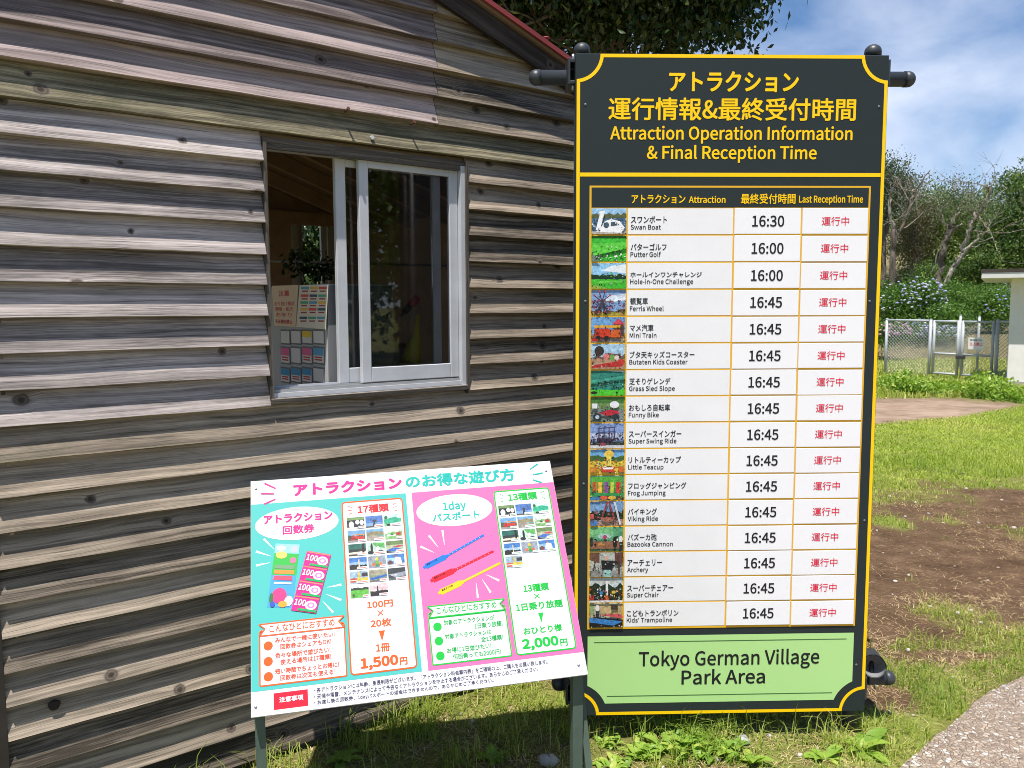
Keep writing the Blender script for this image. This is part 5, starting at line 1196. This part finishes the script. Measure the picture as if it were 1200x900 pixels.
# ---- the evergreen tree behind the hut and the sign
tr1 = thing('evergreen_tree', (1.2, 8.4, 0), 'large dark evergreen tree with hanging leaves behind the hut and tall sign', 'tree')
mb = MB(); limb(mb, [(1.0, 9.0, -.1), (1.05, 8.95, 1.5), (1.1, 8.9, 3.2), (1.0, 8.9, 5.2), (.9, 9, 7)], .2, .08, BARK, 12, .02, 3)
for p0, p1, p2 in (((1.1, 8.9, 3.0), (.2, 8.3, 4.2), (-.9, 7.8, 5.0)), ((1.1, 8.9, 3.4), (1.9, 8.2, 4.4), (2.3, 7.7, 5.0)), ((1.05, 8.9, 4.0), (1.2, 7.8, 4.7), (1.3, 7.0, 5.3)), ((1.05, 8.9, 3.6), (.7, 8.0, 4.3), (.3, 7.3, 4.6)), ((1.0, 8.9, 4.6), (1.6, 9.6, 5.6), (2.2, 10.4, 6.4)), ((1.0, 8.9, 4.6), (.2, 9.6, 5.6), (-.8, 10.4, 6.4))):
    limb(mb, [p0, p1, p2], .09, .03, BARK, 7, .04, int(p1[0] * 100))
rs = random.Random(4)
for k in range(26): twigs(mb, (rs.uniform(-.6, 2.0), rs.uniform(7.6, 8.8), rs.uniform(4.1, 5)), (rs.gauss(0, 1), rs.gauss(-.4, .6), rs.gauss(.1, .4)), .9, .022, 1, BARK, rs)
mb.build('trunk', tr1)
blobs = [((-.2, 7.8, 4.75), .95, .8, .62), ((.55, 7.7, 4.62), .85, .8, .62), ((1.25, 7.6, 4.58), .85, .8, .62), ((1.78, 7.9, 4.6), .55, .7, .7), ((1.85, 8.1, 5.1), .6, .7, .7)]
crown('crown', tr1, blobs, 60000, .082, OAK, 1, 10, .6, .6, 1.0, 1.25)
blobs = [((.6, 8.7, 5.7), 1.8, 1.4, 1.0), ((1.5, 8.6, 5.9), 1.1, 1.2, .9), ((-.9, 8.4, 5.4), 1.1, 1.1, .9), ((.8, 9.0, 6.7), 1.7, 1.6, 1.2), ((1.0, 9.8, 5.4), 1.7, 1.3, 1.1), ((-.4, 9.6, 5.6), 1.5, 1.3, 1.2), ((.5, 9.2, 4.6), 1.6, .9, .8)]
crown('crown', tr1, blobs, 42000, .105, OAK, 2, 10, .62, .55, 1.0, 1.25)

lb = W0 - WN * 4.6 + WD * ((bw[0] + bw[1]) / 2 + .35)
lt = thing('laurel_bush', lb, 'green laurel bush glimpsed through the back window of the hut', 'bush')
crown('foliage', lt, [(lb + V3(0, 0, 1.2), 1.1, .8, 1.2), (lb + V3(-.5, .1, 2.1), .8, .6, .9), (lb + V3(.5, .2, 2.1), .8, .6, .9)], 13000, .09, OAK, 91, 8, .5)
mb = MB(); limb(mb, [lb + V3(0, 0, -.1), lb + V3(.05, 0, .8), lb + V3(0, .1, 1.6)], .05, .02, BARK, 7, .01, 8); mb.build('stem', lt)
# ---- dead and bare trees behind the fence
D1 = 25.6
dt = thing('bare_tree', at(1046, 372, D1) * V3(1, 1, 0) + V3(0, 0, .6), 'broken bare grey trunk with few branches standing close right of the sign', 'tree')
A = lambda x, y, Y=D1: at(x, y, Y)
mb = MB(); limb(mb, [A(1044, 390), A(1046, 350), A(1045, 312), A(1047, 290), A(1046, 268)], 0.086, 0.090, BARK, 9, .05, 1)
limb(mb, [A(1046, 270), A(1043, 250), A(1043.5, 233)], 0.052, 0.045, BARK_PALE, 8, .03, 2); limb(mb, [A(1047, 285), A(1057, 262), A(1067, 240), A(1074, 222), A(1080, 210), A(1090, 199.5)], 0.047, 0.017, BARK, 7, .03, 3)
limb(mb, [A(1049, 290), A(1050, 275), A(1048.5, 265)], 0.048, 0.041, BARK, 6, .02, 4); limb(mb, [A(1067, 240), A(1069, 230), A(1070, 222)], 0.032, 0.017, BARK_PALE, 6, .02, 5)
rs = random.Random(9)
for x, y in ((1043, 240), (1060, 256), (1068, 238), (1073, 225), (1052, 270), (1045, 262), (1064, 246)):
    twigs(mb, A(x, y), (rs.gauss(0, 1), rs.gauss(0, .4), rs.gauss(.5, .5)), rs.uniform(.7, 1.3), .018, 2, BARK_PALE, rs)
mb.build('trunk', dt)
D2 = 25.8
bt = thing('bare_tree', at(1103, 345, D2) * V3(1, 1, 0) + V3(0, 0, .8), 'twisted pale tree with bare forking branches in the middle of the shrubs', 'tree')
A = lambda x, y, Y=D2: at(x, y, Y); mb = MB()
limb(mb, [A(1101, 350), A(1101, 332), A(1104, 305), A(1107, 285), A(1112, 272), A(1115, 262)], 0.093, 0.075, BARK, 9, .05, 11)
limb(mb, [A(1100, 348), A(1110, 332), A(1117, 312), A(1127, 295), A(1133, 278), A(1136, 262), A(1141, 248)], 0.078, 0.052, BARK_PALE, 9, .05, 12)
limb(mb, [A(1115, 264), A(1118, 255), A(1116.5, 248)], 0.039, 0.029, BARK_PALE, 7, .02, 13); limb(mb, [A(1116, 262), A(1120, 252), A(1125, 249)], 0.048, 0.023, BARK_PALE, 7, .02, 14)
limb(mb, [A(1112, 272), A(1120, 268), A(1127, 262)], 0.040, 0.017, BARK_PALE, 6, .02, 15); limb(mb, [A(1127, 295), A(1139, 287), A(1150, 277), A(1159, 268)], 0.048, 0.017, BARK_PALE, 6, .03, 16)
limb(mb, [A(1136, 265), A(1146, 252), A(1155, 238), A(1161, 222), A(1161, 214)], 0.052, 0.017, BARK, 6, .03, 17); limb(mb, [A(1112, 274), A(1106, 260), A(1100, 245), A(1098, 232)], 0.036, 0.012, BARK_PALE, 6, .03, 18)
limb(mb, [A(1107, 286), A(1100, 290), A(1097, 300), A(1095, 312), A(1090, 320)], 0.024, 0.012, BARK_PALE, 6, .02, 19); limb(mb, [A(1117, 312), A(1125, 300), A(1138, 290), A(1150, 285)], 0.028, 0.012, BARK_PALE, 6, .03, 20)
rs = random.Random(21)
for x, y in ((1141, 248), (1155, 238), (1150, 277), (1160, 220), (1098, 235), (1125, 250), (1146, 252), (1158, 268), (1100, 245), (1134, 270), (1118, 250)):
    twigs(mb, A(x, y), (rs.gauss(.2, 1), rs.gauss(0, .4), rs.gauss(.6, .5)), rs.uniform(.8, 1.5), .018, 2, BARK_PALE, rs)
mb.build('trunk', bt)
crown('crown', bt, [(A(1135, 238), 1.6, 1.0, .75), (A(1110, 232), 1.0, .9, .6)], 3000, .075, TREE_C, 77, 8, .9)

def bgtree(label, base, trunk_h, blobs, n, size, mat, seed, clump=12, spread=.55, tp_=1.0, flat=.8, r=.25):
    t = thing('broadleaf_tree', base, label, 'tree', 'trees behind the fence')
    mb = MB(); b_ = np.array(base, float); limb(mb, [b_ - V3(0, 0, .2), b_ + V3(.1, 0, trunk_h * .5), b_ + V3(0, .1, trunk_h)], r, r * .5, BARK, 8, .03, seed)
    rs = random.Random(seed)
    for k in range(6):
        c = np.array(blobs[rs.randrange(len(blobs))][0]); limb(mb, [b_ + V3(0, 0, trunk_h * rs.uniform(.5, .95)), (b_ + V3(0, 0, trunk_h) + c) / 2, c], r * .4, .03, BARK, 6, .06, seed + k)
    mb.build('trunk', t); crown('crown', t, blobs, n, size, mat, seed, int(clump * 1.6), spread * .78, .25, flat, tp_)
    return t
def hb(x, y, Y): p = at(x, y, Y); return V3(p[0], p[1], hillz(p[0], p[1]))
bgtree('thin airy blue green tree whose twigs rise against the sky at the sign edge', hb(1030, 330, 33), 3.2,
       [(at(1040, 200, 33), .75, .9, .55), (at(1052, 222, 33), 1.0, .9, .5), (at(1062, 212, 33), .6, .8, .22), (at(1035, 240, 33), 1.0, 1, .7), (at(1020, 210, 33), 1.3, 1, 1.0), (at(1068, 232, 33), .5, .7, .3)], 11440, 0.099, TREE_C, 201, 7, .75)
bgtree('rounded mid green tree right behind the twisted pale tree', hb(1115, 340, 35), 3,
       [(at(1100, 250, 35), 1.7, 1.5, 1.2), (at(1130, 260, 35), 1.8, 1.5, 1.3), (at(1085, 290, 35), 1.5, 1.4, 1.3), (at(1120, 300, 35), 2.0, 1.6, 1.3), (at(1145, 295, 35), 1.6, 1.4, 1.4)], 37400, 0.116, TREE_A, 202, 14, .6)
bgtree('brownish sparse tree between the broken trunk and the mid green tree', hb(1070, 330, 34), 2.6,
       [(at(1072, 262, 34), .9, 1, .9), (at(1065, 285, 34), 1.1, 1, .8), (at(1082, 245, 34), .8, .9, .5)], 7920, 0.087, leafmat('dry_leaves', (.10, .085, .05), (.17, .15, .085), (.26, .23, .13), .3), 203, 8, .7)
bgtree('tall dense dark green tree above the white building', hb(1205, 330, 30), 3,
       [(at(1195, 222, 30), .85, 1.2, .75), (at(1175, 255, 30), .75, 1.1, .6), (at(1205, 255, 30), 1.4, 1.4, .9), (at(1180, 285, 30), 1.1, 1.3, .6), (at(1215, 215, 30), 1.0, 1.3, 1.0), (at(1165, 305, 30), 1.1, 1.2, .5), (at(1210, 300, 30), 1.6, 1.4, .8), (at(1240, 250, 30), 1.6, 1.6, 1.8)], 41800, 0.099, TREE_B, 204, 16, .5, .9)
bgtree('dark low tree on the slope left of the pale twisted trunk', hb(1090, 335, 31), 1.2,
       [(at(1092, 322, 31), .6, .7, .4), (at(1148, 318, 31), 1.0, .9, .55), (at(1128, 325, 31), .8, .8, .4)], 14300, 0.087, TREE_B, 205, 12, .6)
far = [((900, 262, 50), 5, 2.4), ((980, 255, 50), 4, 2.2), ((1060, 275, 50), 3.5, 1.8), ((1150, 272, 48), 4, 2.0), ((1240, 262, 48), 5, 2.6)]
for k, ((x, y, Y), rx, rz) in enumerate(far):
    bgtree(['broad tree on the hill crest hidden mostly behind the tall sign', 'crest tree behind the tall sign, second from left', 'dull green crest tree seen behind the broken trunk', 'crest tree seen behind the twisted pale tree', 'crest tree behind the dense dark tree'][k], hb(x, 330, Y), 3,
           [(at(x, y, Y), rx, 2.5, rz), (at(x + 30, y + 18, Y), rx * .8, 2, rz * .8), (at(x - 35, y + 14, Y), rx * .8, 2, rz * .8), (at(x, y + 35, Y), rx, 2, rz)], 14300, 0.186, TREE_A, 210 + k, 14, .6)

for k, (x, y, lab) in enumerate(((15.5, -3.2, 'unseen tree added to darken the window reflection, right of the viewer, nearest the path'), (19.5, -8.5, 'unseen tree added to darken the window reflection, behind the viewer, farthest from the path'), (18.5, .4, 'unseen tree added to darken the window reflection, level with the viewer'))):
    t = thing('broadleaf_tree', (x, y, 0), lab, 'tree', 'unseen trees added for the window reflection')  # out-of-view trees, added only to give the window pane a dark reflection
    mb = MB(); limb(mb, [(x, y, -.1), (x + .1, y, 2), (x, y + .1, 4.5)], .28, .12, BARK, 9, .03, k); mb.build('trunk', t)
    crown('crown', t, [((x, y, 4.2), 2.9, 2.9, 2.3), ((x + .8, y - 1.6, 2.9), 2.0, 2.0, 1.8), ((x - .9, y + 1.6, 2.8), 2.0, 2.0, 1.8), ((x, y, 6.4), 2, 2, 1.6)], 9000, .26, TREE_B, 400 + k, 12, .6)
# ---- hydrangeas and shrubs on the bank
def shrub(name, label, cat, blobs, n, size, mat, seed, flowers=None, nf=0, fr=.08):
    c = blobs[0][0]; t = thing(name, V3(c[0], c[1], hillz(c[0], c[1])), label, cat, 'shrubs on the bank')
    crown('foliage', t, blobs, n, size, mat, seed, 8, .5, .15, .8)
    if nf:
        r = np.random.default_rng(seed + 5); mb = MB()
        for k in range(nf):
            b_ = blobs[r.integers(len(blobs))]; d = r.normal(size=3); d[1] = -abs(d[1]) - .2; d[2] = abs(d[2]) * .8 - .1; d /= np.linalg.norm(d)
            p = np.array(b_[0]) + d * np.array(b_[1:]) * r.uniform(.95, 1.12); rad = fr * r.uniform(.6, 1.15); m_ = flowers[r.integers(len(flowers))]
            a = np.array([0, 0, 1.0]); mb.dome(p - a * rad * .2, a, rad, rad * .75, m_, 8, 3); mb.dome(p - a * rad * .2, -a, rad, rad * .4, m_, 8, 2)
        mb.build('flower_heads', t)['kind'] = 'stuff'
FB1 = P(180, 190, 232, .62, rough=.9); FB2 = P(225, 226, 240, .6, rough=.9); FPK = P(235, 185, 215, .62, rough=.9); FBL = P(150, 160, 222, .6, rough=.9)
shrub('hydrangea', 'pale blue and white flowering hydrangea behind the broken trunk', 'hydrangea', [(at(1066, 362, 25), 1.0, .8, .75), (at(1050, 358, 25), .7, .7, .7), (at(1088, 372, 25), .7, .7, .55), (at(1078, 345, 25), .6, .7, .5)], 14000, .085, SHRUB, 301, [FB1, FB2], 190, .046)
shrub('hydrangea', 'low hydrangea with pink flowers at the left fence post', 'hydrangea', [(at(1034, 392, 22), .35, .5, .3), (at(1046, 390, 22), .4, .5, .3)], 3000, .075, SHRUB, 302, [FPK], 60, .05)
shrub('hydrangea', 'white flowering hydrangea row seen through the left fence panel', 'hydrangea', [(at(1070, 390, 23.4), .7, .5, .35), (at(1095, 392, 23.4), .6, .5, .33)], 5000, .075, SHRUB, 303, [FB2, FB1], 100, .045)
shrub('clipped_shrub', 'dense dark green shrub without flowers above the gate', 'shrub', [(at(1135, 362, 25), .95, .8, .55), (at(1155, 352, 25), .7, .7, .4), (at(1118, 352, 25), .5, .6, .55)], 11000, .07, SHRUB, 304)
shrub('hydrangea', 'lilac dotted hydrangea beside the wall of the white building', 'hydrangea', [(at(1170, 366, 24.5), .55, .7, .6), (at(1165, 348, 25.5), .6, .7, .4)], 7000, .08, SHRUB, 305, [FBL, FB1], 45, .042)
shrub('leafy_shrub', 'yellow green shrub at the foot of the twisted pale tree', 'shrub', [(at(1108, 345, 26), .7, .7, .35), (at(1112, 372, 24), .6, .6, .4)], 7000, .085, SHRUB, 306)
shrub('leafy_shrub', 'dark shrub on the slope behind the broken trunk', 'shrub', [(at(1034, 350, 26), .6, .6, .5)], 3000, .09, TREE_B, 307)

# ------------------------------------------------------------------ grass, weeds, litter
def blades(name, X, Y, length, width, mat, tone, seed, lean=.6, flat=False):
    r = np.random.default_rng(seed); n = len(X); z = gz(X, Y)
    a = r.uniform(0, 2 * math.pi, n); ln = np.abs(r.normal(lean, .42, n)); L_ = length * r.uniform(.5, 1.3, n)
    d = np.stack([np.cos(a), np.sin(a)], 1); w = np.stack([-d[:, 1], d[:, 0]], 1) * (width * r.uniform(.7, 1.2, n))[:, None] / 2
    rot = r.uniform(-.9, .9, n)
    B = np.stack([X, Y, z - .004], 1); up = np.cos(np.clip(ln, 0, 1.5)); out = np.sin(np.clip(ln, 0, 1.5))
    M = B + np.concatenate([d * (L_ * .55 * out * .55)[:, None], (L_ * .55 * (up + .25))[:, None]], 1)
    T_ = B + np.concatenate([d * (L_ * out)[:, None], (L_ * up * (.55 if flat else .9))[:, None]], 1)
    if flat: M[:, 2] = B[:, 2] + .007 + .004 * r.random(n); T_[:, 2] = B[:, 2] + .006 + .006 * r.random(n)
    W3 = np.concatenate([w, np.zeros((n, 1))], 1)
    V = np.stack([B - W3, B + W3, M + W3 * .8, M - W3 * .8, T_], 1).reshape(-1, 3); k = np.arange(n) * 5
    o = bulk(name, V, [np.stack([k, k + 1, k + 2, k + 3], 1), np.stack([k + 3, k + 2, k + 4], 1)], mat, {'tone': np.repeat(np.clip(tone, 0, 1), 5)})
    o['kind'] = 'stuff'; return o
def scatter(n, x0, x1, y0, y1, seed, dens):
    r = np.random.default_rng(seed); X = r.uniform(x0, x1, n); Y = r.uniform(y0, y1, n)
    vis = (X / Y > -.45) & (X / Y < .80); p = dens(X, Y); keep = vis & (r.random(n) < p) & (path_side(X, Y) < .025 - .05 * r.random(n))
    q = np.stack([X, Y, 0 * X], 1) - W0; s_ = q @ WD; nn = q @ WN
    inside = (s_ > SL - .02) & (s_ < SR + .02) & (nn < .012) & (nn > -DEP - .02)
    keep &= ~inside
    return X[keep], Y[keep]
def tuft(X, Y, s=3.0, sd=50): return fbm(X * s, Y * s, sd)
# near turf in front of and under the boards
X, Y = scatter(95000, -1.2, 2.6, 1.7, 4.1, 1, lambda x, y: np.clip(1.2 * grass_mask(x, y) * (.18 + 1.1 * (tuft(x, y, 6) > .50)), 0, 1))
tn = np.clip(.27 + .9 * (tuft(X, Y, 2.2, 60) - .3) + RNG.normal(0, .18, len(X)), 0, 1)
ht = .030 + .055 * np.clip(tuft(X, Y, 4, 70) - .25, 0, 1) * 1.6
foot = np.exp(-(((Y - (2.74 + .029 * (X - .6))) / .09) ** 2)) * ((X > .1) & (X < 1.3))       # taller along the sign's foot
q = np.stack([X, Y, 0 * X], 1) - W0; wall_ = np.exp(-(((q @ WN) - .05) / .09) ** 2)
ht = ht + .07 * foot + .07 * wall_
g1 = blades('grass', X, Y, ht * 1.1, .0034, GRASS, tn, 1, .95); g1['label'] = 'rough green grass around the sign feet'; g1['category'] = 'grass'
X, Y = scatter(42000, -1.0, 2.8, 1.8, 4.2, 2, lambda x, y: .25 + .7 * (tuft(x, y, 3.3, 80) > .5))
g2 = blades('dead_grass', X, Y, .055, .0024, STRAW, RNG.random(len(X)), 2, 1.25, True); g2['label'] = 'dry straw lying among the grass'; g2['category'] = 'dead grass'
# bare-soil band: litter and sparse tufts
X, Y = scatter(30000, 1.2, 6, 3.4, 7.6, 3, lambda x, y: .10 + .85 * np.clip(4 * (tuft(x, y, 1.6, 90) - .52), 0, 1))
g3 = blades('dead_grass', X, Y, .075, .0034, STRAW, RNG.random(len(X)) ** 2 * .8, 3, 1.3, True); g3['label'] = 'brown grass litter on the bare soil'; g3['category'] = 'dead grass'
X, Y = scatter(90000, 1.0, 7.5, 3.4, 8.2, 4, lambda x, y: np.clip(grass_mask(x, y) * 1.1, 0, 1) * (tuft(x, y, 5, 95) > .42))
g4 = blades('grass', X, Y, .045 + .03 * tuft(X, Y, 3, 97), .005, GRASS, np.clip(.05 + .7 * tuft(X, Y, 1.7, 98) + RNG.normal(0, .15, len(X)), 0, 1), 4, .8); g4['label'] = 'patchy grass growing back over the bare soil'; g4['category'] = 'grass'
X, Y = scatter(150000, 2.0, 11, 5.4, 12.8, 5, lambda x, y: np.clip(grass_mask(x, y) * 1.2 - .1, 0, 1) * smooth(5.9, 8.0, y + 2.6 * (tuft(x, y, 1.3, 120) - .5) + 1.2 * (tuft(x, y, 4.5, 121) - .5)))
g5 = blades('lawn', X, Y, .026 + .012 * tuft(X, Y, 2.5, 123), .010, LAWN, np.clip(-.1 + 1.15 * tuft(X, Y, .9, 99) + RNG.normal(0, .12, len(X)), 0, 1), 5, .7); g5['label'] = 'bright mown lawn before the driveway'; g5['category'] = 'lawn'
X, Y = scatter(50000, 4.5, 17, 13.3, 22.5, 6, lambda x, y: np.full_like(x, .9))
g6 = blades('meadow', X, Y, .12, .022, GRASS, np.clip(.35 + .6 * tuft(X, Y, .8, 101) + RNG.normal(0, .15, len(X)), 0, 1), 6, .6); g6['label'] = 'pale rough grass around and behind the fence'; g6['category'] = 'meadow'
# tall leafy weeds along the foot of the fence, one mass
r = np.random.default_rng(31); Vs = []; Fs = []; T = []; b0 = 0
for k in range(150):
    t = r.random(); x = np.interp(t, [0, 1], [1030, 1225]); Yd = np.interp(x, [1030, 1130, 1225], [14.6, 13.6, 12.7]) + r.uniform(-.35, .7)
    p = at(x, 450, Yd); h = r.uniform(.10, .34) * (1.15 if 1040 < x < 1065 or 1140 < x < 1172 else .8); p = V3(p[0], Yd, 0); n_ = int(95 * h / .5)
    for i in range(n_):
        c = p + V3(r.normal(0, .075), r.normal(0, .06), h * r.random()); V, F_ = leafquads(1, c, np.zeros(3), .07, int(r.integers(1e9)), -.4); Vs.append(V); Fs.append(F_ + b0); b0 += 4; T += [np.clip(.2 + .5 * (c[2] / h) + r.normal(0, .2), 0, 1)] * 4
wv = bulk('weed_strip', np.concatenate(Vs), [np.concatenate(Fs)], WEED, {'tone': np.array(T)}); tag(wv, 'leafy green weeds along the foot of the fence', 'weeds', kind='stuff')

def weed(label, x, y, R_, nl, ll, seed, rosette=True, group='broadleaf weeds by the tall sign', mat=WEED):
    """broad-leaved plant: curved pointed leaves with a folded midrib rising from one root"""
    nl, ll = (nl, ll) if rosette else (int(nl * 2.2), ll * .68)
    r = random.Random(seed); o = (x, y, float(gz(x, y))); V = []; F_ = []; T = []
    for k in range(nl):
        a = 2 * math.pi * k / nl * 2.4 + r.uniform(-.4, .4); el_ = r.uniform(.25, 1.15) if rosette else r.uniform(.5, 1.3); L_ = ll * r.uniform(.6, 1.2); w = L_ * r.uniform(.16, .24); off = 0 if rosette else r.uniform(0, R_)
        bx_, by_ = o[0] + off * math.cos(a * 1.7) + r.gauss(0, .006), o[1] + off * math.sin(a * 1.7) + r.gauss(0, .006); b0 = len(V); prev = None; tn = min(1, max(0, r.gauss(.5, .25))); N_ = 6
        for i in range(N_ + 1):
            t = i / N_; e = el_ * (1 - .75 * t); hx = L_ * t * math.cos(el_ * (1 - .4 * t)); hz_ = L_ * (t * math.sin(el_) - .45 * t * t)
            ww = w * math.sin(math.pi * min(1, t * .93 + .07)) ** .8 * (1 if t < .98 else .05); cx, cy = bx_ + hx * math.cos(a), by_ + hx * math.sin(a); wx, wy = -math.sin(a) * ww, math.cos(a) * ww
            V += [(cx - wx, cy - wy, o[2] + hz_ + ww * .35), (cx, cy, o[2] + hz_), (cx + wx, cy + wy, o[2] + hz_ + ww * .35)]; T += [tn] * 3
            if i:
                c = b0 + 3 * i; F_ += [(c - 3, c - 2, c + 1, c), (c - 2, c - 1, c + 2, c + 1)]
    ob = bulk('weed_plant', np.array(V), [np.array(F_)], mat, {'tone': np.array(T)}, smooth=True); tag(ob, label, 'weed', group); return ob
def G(x, y): p = at(x, y, 1); d = p - CAMP; t = -H / d[2]; q = CAMP + d * t; return q[0], q[1]
weed('wide bright green clump of leaves below the middle of the sign', *G(800, 878), .10, 40, .10, 1, False)
weed('leafy clump just left of the brightest clump under the sign', *G(757, 884), .06, 22, .08, 2, False)
weed('small weed closest to the right leg of the slanted board', *G(713, 870), .04, 14, .065, 3, False)
weed('low weed at the lower picture edge beside the right leg', *G(722, 897), .05, 16, .075, 4, False)
weed('leafy weed right of the brightest clump under the sign', *G(846, 884), .06, 20, .09, 5, False)
weed('broad pointed dock plant below the lower right corner of the sign', *G(1010, 880), .02, 11, .115, 6)
weed('small rosette left of the broad dock plant', *G(966, 890), .02, 9, .085, 7)
weed('low rosette by the small grey stone under the sign', *G(880, 896), .03, 10, .085, 8)
weed('seedling in the shade right below the yellow border', *G(780, 856), .03, 10, .07, 9, False)
weed('shaded weed beside the left leg of the slanted board', *G(400, 893), .02, 8, .085, 10)
weed('weed in the shade between the two legs of the slanted board', *G(575, 888), .03, 10, .08, 11, False)
weed('reddish dry tuft under the sign beside the grey stone', *G(846, 866), .03, 16, .07, 12, False, mat=STRAW)
# stones and petals on the soil
def stone(mb, x, y, r_, mat, rs):
    z = float(gz(x, y)); mb_pts = []
    k1, k2 = rs.uniform(.7, 1.3), rs.uniform(.5, .8)
    n1, n2 = 7, 4; vs = []; fs = []
    for j in range(n2 + 1):
        ph_ = -math.pi / 2 + math.pi * j / n2
        for i in range(n1):
            t = 2 * math.pi * i / n1; q = r_ * rs.uniform(.85, 1.15); vs.append((x + q * k1 * math.cos(ph_) * math.cos(t), y + q * math.cos(ph_) * math.sin(t), z + r_ * .25 + q * k2 * math.sin(ph_)))
    for j in range(n2):
        for i in range(n1): fs.append((j * n1 + i, j * n1 + (i + 1) % n1, (j + 1) * n1 + (i + 1) % n1, (j + 1) * n1 + i))
    mb.add(vs, fs, mat, True)
rs = random.Random(12); mb = MB(); ST = [mcol((.45, .40, .34), .8), mcol((.30, .26, .22), .8), mcol((.50, .46, .42), .7)]
for k in range(230):
    y = rs.uniform(2.3, 7.5) ** 1.0; x = rs.uniform(-.1, .72) * y
    if float(path_side(x, y)) > -.02: continue
    q = V3(x, y, 0) - W0
    if q @ WN < .1 and q @ WD < 1.2: continue
    stone(mb, x, y, rs.uniform(.003, .009) * (1 + .12 * y), ST[rs.choice([0, 0, 1, 1, 2])], rs)
o = mb.build('pebbles'); tag(o, 'scattered pale pebbles on the bare soil', 'pebbles', kind='stuff')
for lab, x, y, r_, m_ in (('flat grey stone under the sign beside the reddish tuft', 870, 872, .026, mcol((.34, .34, .35), .8)), ('white chip of stone at the lower picture edge under the sign', 841, 893, .012, ST[2]), ('pale stone in the shade between the board legs', 642, 893, .03, mcol((.36, .33, .3), .8))):
    mb = MB(); gx_, gy_ = G(x, y); stone(mb, gx_, gy_, r_, m_, rs); tag(mb.build('stone'), lab, 'stone')
